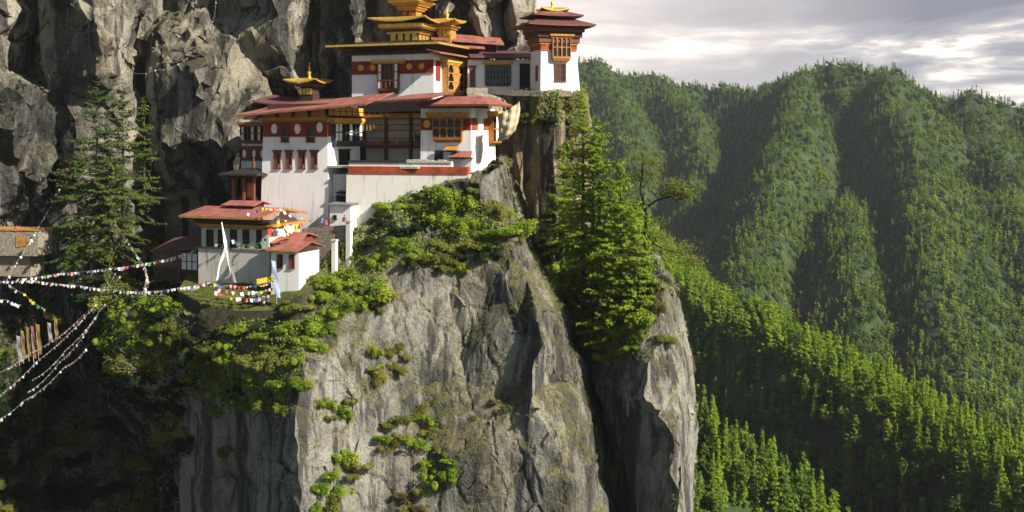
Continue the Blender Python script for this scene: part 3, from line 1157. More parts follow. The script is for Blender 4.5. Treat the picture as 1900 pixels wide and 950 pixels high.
def upper_temple():
    b = Bld('temple', 805, 182, 170.5, A_, "white upper temple with red belt, gold discs and stacked gilded roof lanterns", "temple")
    r = b.root
    xl, _ = b.front(653, 150)
    _, zt = b.front(805, 99)
    D, _ = b.side(872, 150)
    D = max(D, 9.0)
    m = MB()
    m.box(xl, 0, 0, D, -1.0, zt)
    m.build('wall', M['white'], r)
    fm, sm = b.fmap(), b.smap()
    zb0 = b.front(805, 135)[1]
    zb1 = b.front(805, 111)[1]
    band(r, fm, xl + 0.02, -0.02, zb0, zb1, M['red'])
    yb0 = b.side(808, 130)[0]
    yb1 = b.side(817, 130)[0]
    m = MB()
    fbox(m, sm, yb0, yb1, b.side(812, 150)[1], zb1, 0, 0.05)
    m.build('red_band', M['red'], r)
    for px, py in ((670, 126), (692, 125.5), (760, 123.5), (782.5, 123)):
        s, t = b.front(px, py)
        medallion(r, fm, s, t, 0.50, M['yellow'])
    s0, t0 = b.front(704, 174)
    s1, t1 = b.front(742, 118)
    rabsel(r, fm, s0, s1, t0, t1, 5, 3, M['redwood'], white=(0, 4), d=0.7, corn=M['yellow'], corn_h=0.55, corn_out=1.1)
    # side bay, then a small one further back
    s0, t0 = b.side(820, 176)
    s1, t1 = b.side(851, 124)
    rabsel(r, sm, s0, s1, t0, t1, 3, 3, M['ochre'], white=(1,), d=1.1, corn=M['yellow'], corn_h=0.8, corn_out=0.7, panel='ochre')
    s0, t0 = b.side(857, 166)
    s1, t1 = b.side(866, 130)
    rabsel(r, sm, s0, s1, t0, t1, 2, 3, M['ochre'], d=0.4, corn=M['yellow'], corn_h=0.5, corn_out=0.2)
    # main roof
    ov = 2.4
    x0 = b.front(604, 85, -ov)[0]
    x1, ze = b.front(814, 77.5, -ov)
    roof_hip(r, x0, x1, -ov, D + 2.0, ze, ze + 0.4, 5.0, 5.0, 0.22, M['roof_red'], M['gold'], 0.30)
    m = MB()
    fbox(m, fm, xl + 0.1, -0.1, zt, zt + 0.45, -1.0, 0.35)
    m.build('eave_beam', M['soffit'], r)
    rafters(r, fm, xl - 0.8, 0.4, ze - 0.25, -0.5, ov - 0.3, M['soffit'], 0.8)
    m = MB()
    m.box(xl + 0.3, -0.3, 0.3, D - 0.3, zt + 0.1, ze + 0.6)
    m.build('attic', M['soffit'], r)
    # lower side roof over the bays
    y0, za = b.side(812, 96, 1.9)
    y1, zb = b.side(903, 126, 1.9)
    m = MB()
    m.slab((0.05, y0, za + 0.5), (2.3, y0, za - 0.1), (2.3, y1, za - 0.1), (0.05, y1, za + 0.5), 0.14)
    q = m.build('side_roof', M['roof_red'], r)
    rafters(q, sm, y0 + 0.2, y1 - 0.3, za - 0.02, 0.4, 2.2, M['ochre'], 0.6, 0.18, 0.12)
    # first lantern
    yl = 4.2
    lx0 = b.front(723, 70, yl)[0]
    lx1, lz0 = b.front(776, 76, yl)
    lzt = b.front(776, 44, yl)[1]
    lz0 = ze + 0.2
    ly1 = yl + 5.0
    lan = MB()
    lan.box(lx0, lx1, yl, ly1, lz0, lzt)
    L1 = lan.build('lantern', M['wood'], r)
    lfm, lsm = b.fmap(yl), b.smap(lx1)
    n = 4
    h0 = b.front(750, 75, yl)[1]
    h1 = b.front(750, 63, yl)[1]
    for k in range(n):
        w = (lx1 - lx0) / n
        q = MB()
        fbox(q, lfm, lx0 + w * (k + 0.18), lx0 + w * (k + 0.86), h0, h1, 0, 0.10)
        q.build('gilded_panel', M['gold'], L1)
    for k in range(4):
        w = (ly1 - yl) / 4
        q = MB()
        fbox(q, lsm, yl + w * (k + 0.12), yl + w * (k + 0.88), h0, h1, 0, 0.10)
        q.build('gilded_panel', M['gold'], L1)
    for i, (e, ta, tb, mt) in enumerate(((0.35, 62, 58, 'gold'), (0.6, 58, 54, 'orange'), (0.95, 54, 51, 'ochre'), (1.35, 51, 44, 'gold'))):
        q = MB()
        za, zb = b.front(776, ta, yl)[1], b.front(776, tb, yl)[1]
        q.box(lx0 - e, lx1 + e, yl - e, ly1 + e, za + 0.004, zb)
        bt = q.build('bracket_tier', M[mt], L1)
        if mt != 'gold':
            hh = (zb - za)
            rafters(L1, lfm, lx0 - e, lx1 + e, zb - hh * 0.1, e - 0.02, e + 0.16, M['wood' if i % 2 else 'yellow'], 0.34, hh * 0.75, 0.15)
            rafters(L1, lsm, yl - e, ly1 + e, zb - hh * 0.1, e - 0.02, e + 0.16, M['wood' if i % 2 else 'yellow'], 0.34, hh * 0.75, 0.15)
    ex0 = b.front(682, 36, yl - 2.4)[0]
    ex1, ez = b.front(786, 35, yl - 2.4)
    roof_hip(L1, ex0, ex1 + 0.2, yl - 2.4, ly1 + 2.2, ez, ez + 0.9, 3.0, 3.0, 0.16, M['gold'], M['gold'], 0.2, curl=0.6)
    # upper lantern, its roof leaves the picture at the top
    ux0 = b.front(744, 26, yl + 1.6)[0]
    ux1, uz = b.front(770, 26, yl + 1.6)
    uy0, uy1 = yl + 1.6, yl + 4.2
    q = MB()
    q.box(ux0, ux1, uy0, uy1, ez + 0.3, uz + 3.0)
    U = q.build('upper_lantern', M['wood'], r)
    ufm, usm = b.fmap(uy0), b.smap(ux1)
    for k in range(2):
        w = (ux1 - ux0) / 2
        q = MB()
        fbox(q, ufm, ux0 + w * (k + 0.15), ux0 + w * (k + 0.85), uz - 0.2, uz + 0.45, 0, 0.09)
        q.build('gilded_panel', M['orange'], U)
    q = MB()
    fbox(q, usm, uy0 + 0.2, uy1 - 0.2, uz - 0.3, uz + 0.5, 0, 0.09)
    q.build('gilded_panel', M['gold'], U)
    for e, ta, tb, mt in ((0.3, 20, 16, 'redwood'), (0.6, 16, 12, 'orange'), (0.95, 12, 8, 'redwood'), (1.25, 8, 5, 'orange'), (1.6, 5, 1, 'gold')):
        q = MB()
        q.box(ux0 - e, ux1 + e, uy0 - e, uy1 + e, b.front(770, ta, uy0)[1] + 0.004, b.front(770, tb, uy0)[1])
        q.build('bracket_tier', M[mt], U)
        za_, zb_ = b.front(770, ta, uy0)[1], b.front(770, tb, uy0)[1]
        if mt != 'gold':
            rafters(U, ufm, ux0 - e, ux1 + e, zb_ - 0.03, e - 0.02, e + 0.13, M['yellow'], 0.3, (zb_ - za_) * 0.7, 0.13)
            rafters(U, usm, uy0 - e, uy1 + e, zb_ - 0.03, e - 0.02, e + 0.13, M['yellow'], 0.3, (zb_ - za_) * 0.7, 0.13)
    vz = b.front(770, -3, uy0)[1]
    roof_hip(U, ux0 - 2.4, ux1 + 2.2, uy0 - 2.4, uy1 + 2.4, vz, vz + 1.1, 2.2, 2.2, 0.16, M['gold'], M['gold'], 0.2, curl=0.6)
    spire(U, ((ux0 + ux1) / 2, (uy0 + uy1) / 2, vz + 1.0), 2.2, M['gold'])


upper_temple()


def gold_pavilion():
    b = Bld('pavilion', 836, 72, 179, A_, "little gilded roof pavilion with a thin spire behind the stacked lanterns", "pavilion")
    r = b.root
    x0 = b.front(813, 60)[0]
    m = MB()
    m.box(x0, 0, 0, 2.2, -1.5, b.front(836, 47)[1])
    m.build('body', M['ochre'], r)
    fm, sm = b.fmap(), b.smap()
    for k in range(3):
        w = -x0 / 3
        q = MB()
        fbox(q, fm, x0 + w * (k + 0.15), x0 + w * (k + 0.85), b.front(836, 66)[1], b.front(836, 55)[1], 0, 0.08)
        q.build('gilded_panel', M['gold'], r)
    for e, ta, tb, mt in ((0.25, 54, 50, 'gold'), (0.55, 50, 46, 'ochre')):
        q = MB()
        q.box(x0 - e, e, -e, 2.2 + e, b.front(836, ta)[1] + 0.004, b.front(836, tb)[1])
        q.build('bracket_tier', M[mt], r)
    ze = b.front(836, 41)[1]
    roof_hip(r, x0 - 1.1, 1.3, -1.2, 3.4, ze, ze + 0.7, 1.3, 1.6, 0.13, M['gold'], M['gold'], 0.17, curl=0.45)
    spire(r, (x0 / 2, 1.1, ze + 0.65), 1.9, M['gold'], 0.9)


gold_pavilion()


def gallery_hall():
    b = Bld('hall', 985, 166, 178, -6.0, "low shaded hall with a dark lattice window between the temple and the corner tower", "hall")
    r = b.root
    xl = b.front(868, 150)[0]
    zt = b.front(950, 111)[1]
    m = MB()
    m.box(xl, 0, 0, 7, -1.5, zt)
    m.build('wall', M['white'], r)
    fm = b.fmap()
    s0, t0 = b.front(900, 160)
    s1, t1 = b.front(948, 121)
    rabsel(r, fm, s0, s1, t0, t1, 8, 3, M['bluewood'], white=(), d=0.3, corn=M['yellow'], corn_h=0.5, corn_out=0.35, base=0.12)
    s0, t0 = b.front(872, 160)
    s1, t1 = b.front(882, 126)
    window(r, fm, s0, s1, t0, t1, 'redwood', shut='redwood')
    m = MB()
    fbox(m, fm, b.front(964, 160)[0], b.front(983, 160)[0], b.front(970, 165)[1], b.front(970, 118)[1], 0.0, 0.12)
    m.build('door', M['black'], r)
    ze = b.front(950, 105.5, -1.4)[1]
    x0 = b.front(872, 105, -1.4)[0]
    m = MB()
    m.slab((x0, -1.5, ze), (0.3, -1.5, ze), (0.3, 7, ze + 1.6), (x0, 7, ze + 1.6), 0.18)
    m.build('roof', M['roof_dark'], r)
    rafters(r, fm, x0 + 0.3, 0.1, ze - 0.19, 0.0, 1.4, M['soffit'], 0.7)
    # red eave of the storey behind
    y = 2.6
    a0, z0 = b.front(800, 70, y)
    a1, z1 = b.front(935, 81, y)
    m = MB()
    m.slab((a0, y, z0), (a1, y, z1), (a1, y + 6, z1 + 1.5), (a0, y + 6, z0 + 1.5), 0.3)
    m.build('upper_roof', M['roof_red'], r)
    m = MB()
    m.box(a0 + 3, a1 - 1.2, y + 1.0, y + 6, ze + 0.5, z1 + 0.5)
    m.build('upper_wall', M['soffit'], r)
    z2 = b.front(900, 90, 1.4)[1]
    m = MB()
    m.slab((b.front(852, 86, 1.4)[0], 1.4, z2 + 0.3), (b.front(900, 90, 1.4)[0], 1.4, z2), (b.front(900, 90, 1.4)[0], 4, z2 + 0.7), (b.front(852, 86, 1.4)[0], 4, z2 + 0.9), 0.14)
    m.build('middle_roof', M['roof_red'], r)


gallery_hall()


def tower():
    b = Bld('tower', 1003, 165, 170, -17.0, "slim white corner tower with dark red double roof and gold cap", "tower")
    r = b.root
    x1b = b.front(1077, 165)[0]
    x1t, zt = b.front(1069, 84)
    D = 5.2
    tp = (x1b - x1t)
    m = MB()
    p = [(0, 0, -1.0), (x1b, 0, -1.0), (x1b, D, -1.0), (0, D, -1.0),
         (0.12, 0.12, zt), (x1t, 0.12, zt), (x1t, D - 0.1, zt), (0.12, D - 0.1, zt)]
    m.hexa(p)
    m.build('wall', M['white'], r)
    fm, lm = b.fmap(), b.lmap()
    t0, t1 = b.front(1010, 92)[1], b.front(1010, 70)[1]
    band(r, fm, 0.1, x1t + 0.12, t0, t1, M['red_wall'], 0.06, True)
    band(r, lm, 0.1, D - 0.1, t0, t1 + 0.2, M['red_wall'], 0.06, False)
    rafters(r, lm, 0.1, D - 0.3, t1 + 0.65, 0.0, 0.5, M['ochre'], 0.6, 0.55, 0.3)
    for px in (1014, 1062):
        s, t = b.front(px, 79)
        medallion(r, fm, s, t, 0.48, M['yellow'])
    s0, t0 = b.front(1023, 114)
    s1, t1 = b.front(1057, 71)
    rabsel(r, fm, s0, s1, t0, t1, 4, 2, M['orange'], white=(), d=0.65, corn=M['ochre'], corn_h=0.55, corn_out=0.5, base=0.2)
    s0, t0 = b.front(1029, 150)
    s1, t1 = b.front(1050, 118)
    window(r, fm, s0, s1, t0, t1, 'redwood', shut='wood', cols=2, rows=3, lintel=False)
    # side window on the left wall
    q = MB()
    fbox(q, lm, 1.4, 2.3, b.front(1003, 150)[1], b.front(1003, 120)[1], 0, 0.1)
    q.build('shutter', M['redwood'], r)
    # big lower roof
    cx0, cx1 = 0.1, x1t
    ov = 2.2
    e1, ze = b.front(1095, 46, -ov)
    roof_hip(r, cx0 - 2.7, cx1 + 2.4, -ov, D + ov, ze, ze + 1.2, 2.9, 2.9, 0.22, M['roof_dark'], M['redwood'], 0.26, curl=0.12)
    m = MB()
    m.box(cx0 - 0.25, cx1 + 0.25, -0.25, D + 0.25, zt + 0.01, zt + 0.32)
    m.build('wall_plate', M['ochre'], r)
    hz = ze - 0.25 - (zt + 0.34)
    for k_, (e_, mt_) in enumerate(((0.45, 'redwood'), (0.75, 'wood'), (1.05, 'redwood'))):
        m = MB()
        m.box(cx0 - e_, cx1 + e_, -e_, D + e_, zt + 0.34 + hz * k_ / 3, zt + 0.33 + hz * (k_ + 1) / 3)
        m.build('bracket_tier', M[mt_], r)
    rafters(r, lm, 0.2, D - 0.2, ze - 0.24, 1.0, 2.4, M['ochre'], 0.6)
    rafters(r, fm, cx0 - 1.9, cx1 + 1.9, ze - 0.24, 0.4, 2.0, M['soffit'], 0.55)
    # second tier
    z2 = ze + 1.0
    m = MB()
    m.box(0.9, cx1 - 0.8, 0.9, D - 0.9, ze + 0.6, z2 + 0.9)
    m.build('attic', M['soffit'], r)
    roof_hip(r, -1.4, cx1 + 0.9, -0.9, D + 1.2, z2 + 0.55, z2 + 1.25, 1.8, 1.8, 0.18, M['roof_dark'], M['redwood'], 0.2, curl=0.12)
    # gilded cap
    gz = b.front(1030, 26, D / 2)[1]
    m = MB()
    m.box(1.7, cx1 - 1.6, 1.6, D - 1.6, z2 + 1.0, gz + 0.2)
    m.build('cap_body', M['orange'], r)
    g0 = b.front(1006, 20, D / 2 - 1.6)[0]
    g1, gz = b.front(1056, 19, D / 2 - 1.6)
    roof_hip(r, g0, g1, D / 2 - 1.6, D / 2 + 1.8, gz, gz + 0.55, 1.4, 1.3, 0.14, M['gold'], M['gold'], 0.18, curl=0.4, name='gilded_cap')
    spire(r, ((g0 + g1) / 2, D / 2, gz + 0.5), 2.0, M['gold'], 0.8)
    m = MB()
    m.tube([(-0.7, 0.5, z2 + 0.7), (-0.7, 0.5, z2 + 2.4)], [0.10, 0.05])
    m.build('finial', M['gold'], r)


tower()


def golden_shrine():
    b = Bld('shrine', 580, 176, 176, A_, "small shrine with gilded flared roof and maroon lower roof left of the white temple", "shrine")
    r = b.root
    x0 = b.front(556, 170)[0]
    m = MB()
    m.box(x0, 0, 0, 2.2, -2.5, b.front(580, 156)[1])
    m.build('wall', M['wood'], r)
    fm = b.fmap()
    for k in range(4):
        w = -x0 / 4
        q = MB()
        fbox(q, fm, x0 + w * (k + 0.16), x0 + w * (k + 0.84), b.front(580, 175)[1], b.front(580, 164)[1], 0, 0.1)
        q.build('gilded_panel', M['gold'], r)
    q = MB()
    q.box(x0 - 0.5, 0.5, -0.5, 2.7, b.front(580, 160)[1], b.front(580, 155)[1])
    q.build('bracket_tier', M['redwood'], r)
    ze = b.front(580, 151, -1.7)[1]
    roof_hip(r, x0 - 2.0, 1.5, -1.7, 3.8, ze, ze + 0.7, 1.9, 2.2, 0.15, M['gold'], M['gold'], 0.2, curl=0.5, name='gilded_roof')
    spire(r, (x0 / 2, 1.0, ze + 0.65), 2.6, M['gold'])
    # maroon roof below
    a0, z0 = b.front(482, 174, -1.0)
    a1, z1 = b.front(655, 182, -1.0)
    m = MB()
    n = 10
    for k in range(n):
        f0, f1 = k / n, (k + 1) / n
        zf = lambda f: z0 + (z1 - z0) * f - 0.5 * math.sin(math.pi * min(1, f * 1.3)) * (1 - f)
        m.slab((a0 + (a1 - a0) * f0, -3.4, zf(f0) - 1.2), (a0 + (a1 - a0) * f1, -3.4, zf(f1) - 1.2), (a0 + (a1 - a0) * f1, 3, zf(f1)), (a0 + (a1 - a0) * f0, 3, zf(f0)), 0.2)
    m.build('lower_roof', M['roof_dark'], r)
    m = MB()
    m.box(a0 + 1.5, a1 - 1, -1.8, 2.5, -6.0, z0 - 1.6)
    m.build('lower_wall', M['wood'], r)


golden_shrine()


def main_block():
    b = Bld('monastery', 608, 400, 160, A_, "big white monastery block with red belt, bay windows, open gallery and long red roof", "monastery")
    r = b.root
    fm, sm = b.fmap(), b.smap()
    xl, _ = b.front(489, 300)
    zt = b.front(608, 222)[1]
    D = 9.5
    # battered wall of the left wing
    m = MB()
    t = 0.35
    m.hexa([(xl - t, -t, -2.5), (0.35, -t, -2.5), (0.35, D, -2.5), (xl - t, D, -2.5), (xl, 0, zt), (0, 0, zt), (0, D, zt), (xl, D, zt)])
    m.build('wall', M['white'], r)
    zb0, zb1 = b.front(600, 253)[1], b.front(600, 226)[1]
    band(r, fm, xl + 0.02, 0.0, zb0, zb1, M['red'], 0.12)
    q = MB()
    fbox(q, sm, 0, 1.2, zb0, zb1, 0, 0.1)
    q.build('red_band', M['red'], r)
    for px, py in ((510, 239), (553, 239), (594, 236.5)):
        s, tt = b.front(px, py)
        medallion(r, b.fmap(-0.1), s, tt, 0.5, M['cloth_white'], 0.75)
    for x0, x1 in ((523, 537), (570, 585)):
        s0, t0 = b.front(x0, 263)
        s1, t1 = b.front(x1, 236)
        window(r, b.fmap(-0.12), s0, s1, t0, t1, 'redwood', d=0.2)
    for x0, x1 in ((509.5, 522), (531.5, 543.5), (555.5, 568), (578, 590.5)):
        s0, t0 = b.front(x0, 312)
        s1, t1 = b.front(x1, 283)
        window(r, b.fmap(-0.10), s0, s1, t0, t1, 'redwood', shut='redwood', d=0.2)
    # beam ends under the eave
    cz0, cz1 = b.front(600, 224)[1], b.front(600, 219)[1]
    cornice(r, fm, xl - 0.3, 0.5, cz0, cz1 + 0.1, 0, 0.8, M['ochre'])
    for k in range(4):
        w = -xl / 4
        q = MB()
        za = cz1 + 0.12
        q.hexa([(xl + w * k + 0.25, -0.6, za), (xl + w * (k + 1) - 0.25, -0.6, za), (xl + w * (k + 1) - 0.25, 0.2, za), (xl + w * k + 0.25, 0.2, za),
                (xl + w * k + 0.25, -0.5, za + 1.15), (xl + w * (k + 1) - 0.65, -0.5, za + 1.15), (xl + w * (k + 1) - 0.65, 0.2, za + 1.15), (xl + w * k + 0.25, 0.2, za + 1.15)])
        q.build('eave_board', M['ochre'], r)
    m = MB()
    m.box(xl + 0.3, -0.3, 0.5, D, zt, zt + 2.4)
    m.build('attic', M['soffit'], r)
    # court side of the left wing: bay with white panels, panel frieze, slit window
    y0, t0 = b.side(612, 272)
    y1, t1 = b.side(671, 230)
    y1 = min(y1, D - 0.4)
    rabsel(r, sm, y0 + 0.3, y1, t0, t1, 8, 2, M['bluewood'], white=(0, 1, 4, 7), d=0.8, corn=M['yellow'], corn_h=0.75, corn_out=0.5, base=0.22)
    q = MB()
    fz0, fz1 = b.side(612, 214)[1], b.side(612, 199)[1]
    fbox(q, sm, 0.3, y1, fz0, fz1, 0, 0.9)
    fr = q.build('painted_frieze', M['yellow'], r)
    q = MB()
    for k in range(6):
        s = 0.3 + (y1 - 0.3) * k / 5
        fbox(q, sm, s - 0.06, s + 0.06, fz0 - 0.02, fz1 + 0.02, 0.9, 0.95)
    fbox(q, sm, 0.3, y1, (fz0 + fz1) / 2 - 0.05, (fz0 + fz1) / 2 + 0.05, 0.9, 0.94)
    q.build('frieze_grid', M['wood'], fr)
    s0, t0 = b.side(627, 312)
    s1, t1 = b.side(646, 281)
    window(r, b.smap(0.12), s0, min(s1, D - 0.5), t0, t1, 'black', d=0.2)
    # open gallery at the back of the court
    yg = D
    gm = b.fmap(yg)
    gx0, gz0 = 0.0, b.front(672, 302, yg)[1]
    gx1 = b.front(805, 290, yg)[0]
    gzt = b.front(720, 212, yg)[1]
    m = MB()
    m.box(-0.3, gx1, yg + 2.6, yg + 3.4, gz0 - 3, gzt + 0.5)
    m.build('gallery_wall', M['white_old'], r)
    m = MB()
    fl = b.front(720, 271, yg)[1]
    m.box(0.02, gx1 - 2, yg, yg + 2.6, fl - 0.35, fl)
    m.build('gallery_floor', M['wood'], r)
    # balustrade: rails, balusters, the coloured panel row beneath
    q = MB()
    rz = b.front(720, 239, yg)[1]
    rz2 = b.front(720, 232, yg)[1]
    q.box(0.1, gx1 - 2.2, yg, yg + 0.12, rz2, rz2 + 0.14)
    q.box(0.1, gx1 - 2.2, yg, yg + 0.12, rz - 0.35, rz - 0.22)
    q.box(0.1, gx1 - 2.2, yg, yg + 0.10, fl + 1.15, fl + 1.28)
    bal = q.build('balustrade', M['bluewood'], r)
    q = MB()
    n = 16
    for k in range(n):
        s = 0.3 + (gx1 - 2.7) * (k + 0.5) / n
        q.box(s - 0.10, s + 0.10, yg + 0.01, yg + 0.09, rz - 0.22, rz2 - 0.002)
    q.build('baluster_row', M['ochre'], bal)
    q = MB()
    for k in range(12):
        s = 0.3 + (gx1 - 2.7) * (k + 0.5) / 12
        w = (gx1 - 2.7) / 12 * 0.36
        q.box(s - w, s + w, yg - 0.02, yg + 0.10, fl + 0.05, fl + 0.85)
    q.build('painted_panel', M['redwood'], bal)
    q = MB()
    for k in range(12):
        s = 0.3 + (gx1 - 2.7) * (k + 0.5) / 12
        q.box(s - 0.08, s + 0.08, yg - 0.05, yg - 0.022, fl + 0.4, fl + 1.1)
    q.build('painted_motif', M['ochre'], bal)
    for px in (716, 762):
        s, _ = b.front(px, 250, yg - 0.3)
        q = MB()
        q.box(s - 0.22, s + 0.22, yg - 0.45, yg - 0.05, b.front(px, 300, yg)[1] - 1.0, gzt + 0.4)
        q.build('gallery_post', M['wood'], r)
    cornice(r, gm, 0.4, gx1 - 1.5, gzt - 0.7, gzt + 0.1, -0.4, 0.35, M['orange'])
    rafters(r, gm, 0.5, gx1 - 1.5, gzt + 0.45, -0.3, 0.5, M["soffit"], 0.9, 0.3, 0.2)
    q = MB()
    q.box(0.3, gx1 - 1.0, yg - 0.1, yg + 2.5, gzt + 0.12, gzt + 2.2)
    q.build('gallery_shade_box', M['black'], r)  # black box added to stand in for deep shade under the roof
    # wall closing the court towards the ravine
    q = MB()
    ex, ez_ = b.front(650, 330, 0.8)
    q.box(0.36, ex + 0.4, 0.8, 1.6, -4.0, ez_ + 0.5)
    q.build('court_wall', M['white_old'], r)
    # right wing
    yw = 4.6
    wm = b.fmap(yw)
    wx0 = b.front(781, 280, yw)[0]
    wx1, wzb = b.front(874, 318, yw)
    wzt = b.front(874, 200, yw)[1]
    m = MB()
    t = 0.3
    wd = yw + 9.0
    m.hexa([(wx0, yw - t, wzb - 6), (wx1 + t, yw - t, wzb - 6), (wx1 + t, wd, wzb - 6), (wx0, wd, wzb - 6), (wx0, yw, wzt), (wx1, yw, wzt), (wx1, wd, wzt), (wx0, wd, wzt)])
    m.build('wall', M['white'], r)
    z0, z1 = b.front(790, 242, yw)[1], b.front(790, 219, yw)[1]
    band(r, wm, wx0 + 0.02, wx1, z0, z1, M['red'], 0.08, False)
    wsm = b.smap(wx1)
    band(r, wsm, yw, wd - 0.4, z0, z1, M['red_wall'], 0.08, False)
    s, tt = b.front(793, 230, yw)
    medallion(r, b.fmap(yw - 0.06), s, tt, 0.55, M['yellow'])
    s0, t0 = b.front(806, 264, yw)
    s1, t1 = b.front(860, 219, yw)
    rabsel(r, wm, s0, s1, t0, t1, 4, 2, M['orange'], white=(), d=0.7, corn=M['ochre'], corn_h=0.8, corn_out=1.0, base=0.2)
    # buttress strip and small end bay on the right face
    sA = b.side(884, 250, wx1)[0]
    sB = b.side(893, 250, wx1)[0]
    q = MB()
    fbox(q, wsm, sA, sB, wzb - 5, wzt - 0.3, 0.0, 0.35)
    q.build('buttress', M['white_old'], r)
    sA, tA = b.side(905, 268, wx1)
    sB, tB = b.side(921, 216, wx1)
    rabsel(r, wsm, sA, sB, tA, tB, 3, 2, M['orange'], white=(1,), d=0.9, corn=M['yellow'], corn_h=0.7, corn_out=0.3, base=0.1)
    # little canopies at the foot of the wing
    for (ax, bx, ay, by, mt) in ((822, 848, 273, 278, 'ochre'), (832, 874, 283, 291, 'roof_red')):
        s0, za = b.front(ax, ay, yw - 1.3)
        s1, zb = b.front(bx, by, yw - 1.3)
        q = MB()
        q.slab((s0, yw - 1.4, zb), (s1, yw - 1.4, zb), (s1 - 0.3, yw + 0.02, za + 0.3), (s0 + 0.3, yw + 0.02, za + 0.3), 0.12)
        cp = q.build('canopy', M[mt], r)
        q = MB()
        for k in range(7):
            s = s0 + 0.2 + (s1 - s0 - 0.4) * k / 6
            q.box(s - 0.08, s + 0.08, yw - 1.2, yw - 0.02, zb - 0.32, zb - 0.125)
        q.build('bracket_row', M['wood'], cp)
    q = MB()
    s0, t0 = b.front(807, 296, yw - 0.3)
    s1, t1 = b.front(822, 279, yw - 0.3)
    q.box(s0, s1, yw - 0.5, yw - 0.3, t0 - 0.6, t1)
    q.build('door', M['black'], r)
    # stair from the court up to the gallery
    sx0, sz0 = b.front(775, 252, yg - 1.0)
    sx1, sz1 = b.front(803, 297, yg - 3.2)
    q = MB()
    n = 12
    for k in range(n):
        f = k / n
        x = sx0 + (sx1 - sx0) * f
        z = sz0 + (sz1 - sz0) * f
        y = yg - 1.0 + (-2.2) * f
        q.box(x, x + (sx1 - sx0) / n, y - 0.9, y + 0.3, z - 0.32, z - 0.14)
    st = q.build('stair', M['wood'], r)
    for dy_ in (-0.95, 0.35):
        q = MB()
        q.hexa([(sx0, yg - 1.0 + dy_, sz0 - 0.45), (sx1, yg - 3.2 + dy_, sz1 - 0.45), (sx1, yg - 3.2 + dy_ + 0.08, sz1 - 0.45), (sx0, yg - 1.0 + dy_ + 0.08, sz0 - 0.45),
                (sx0, yg - 1.0 + dy_, sz0 + 0.65), (sx1, yg - 3.2 + dy_, sz1 + 0.65), (sx1, yg - 3.2 + dy_ + 0.08, sz1 + 0.65), (sx0, yg - 1.0 + dy_ + 0.08, sz0 + 0.65)])
        q.build('stringer', M['black'], st)
    # court floor
    cf = MB()
    czf = b.front(760, 300, 3)[1] - 0.6
    cf.box(0.3, wx0 + 2, -0.4, yg + 2.6, czf - 0.3, czf)
    cf.build('court_floor', M['slate'], r)
    # the long roofs, given by their eave ends
    def roof_piece(name, p0, p1, back, rise, th, mat, ya=-2.6, fas=None):
        a0, z0 = b.front(p0[0], p0[1], ya)
        a1, z1 = b.front(p1[0], p1[1], ya)
        m = MB()
        m.slab((a0, ya, z0), (a1, ya, z1), (a1 - 0.5, ya + back, z1 + rise), (a0 + 2.5, ya + back, z0 + rise), th)
        o = m.build(name, mat, r)
        if fas:
            f = MB()
            f.hexa([(a0, ya - 0.06, z0 - th - 0.1), (a1, ya - 0.06, z1 - th - 0.1), (a1, ya - 0.01, z1 - th - 0.1), (a0, ya - 0.01, z0 - th - 0.1),
                    (a0, ya - 0.06, z0 + 0.03), (a1, ya - 0.06, z1 + 0.03), (a1, ya - 0.01, z1 + 0.03), (a0, ya - 0.01, z0 + 0.03)])
            f.build('fascia', fas, o)
        return (a0, z0, a1, z1)
    roof_piece('roof', (430, 214), (680, 192), 9.5, 1.9, 0.16, M['roof_red'], -2.6, M['roof_red'])
    roof_piece('roof', (681, 188.5), (801, 181.5), 9.0, 1.3, 0.16, M['roof_red'], -0.6, M['redwood'])
    # roof of the right wing: front slope and hip
    ya = yw - 2.0
    a0, z0 = b.front(772, 195, ya)
    a1, z1 = b.front(906, 193, ya)
    zr = z1 + 1.3
    m = MB()
    m.slab((a0, ya, z1), (a1, ya, z1), (a1 - 3.0, ya + 4.5, zr), (a0 + 2.0, ya + 4.5, zr), 0.15)
    m.slab((a1, ya, z1), (a1 + 0.3, ya + 9, z1), (a1 - 3.0, ya + 9, zr), (a1 - 3.0, ya + 4.5, zr), 0.15)
    m.slab((a0 + 2.0, ya + 4.5, zr), (a1 - 3.0, ya + 4.5, zr), (a1 - 3.0, ya + 9, zr), (a0 + 2.0, ya + 9, zr), 0.15)
    wr_ = m.build('roof', M['roof_red'], r)
    f = MB()
    f.box(a0, a1 + 0.05, ya - 0.06, ya - 0.01, z1 - 0.28, z1 + 0.03)
    f.hexa([(a1 + 0.02, ya, z1 - 0.28), (a1 + 0.32, ya + 9, z1 - 0.28), (a1 + 0.37, ya + 9, z1 - 0.28), (a1 + 0.07, ya, z1 - 0.28),
            (a1 + 0.02, ya, z1 + 0.03), (a1 + 0.32, ya + 9, z1 + 0.03), (a1 + 0.37, ya + 9, z1 + 0.03), (a1 + 0.07, ya, z1 + 0.03)])
    f.build('fascia', M['redwood'], wr_)
    rafters(r, wm, a0 + 0.4, a1 - 0.8, z1 - 0.2, 0.0, 1.9, M['soffit'], 0.8)
    m = MB()
    m.box(wx0 + 0.3, wx1 - 0.3, yw + 0.3, wd - 0.3, wzt, z1 + 0.5)
    m.build('attic', M['soffit'], r)
    return b


main_b = main_block()


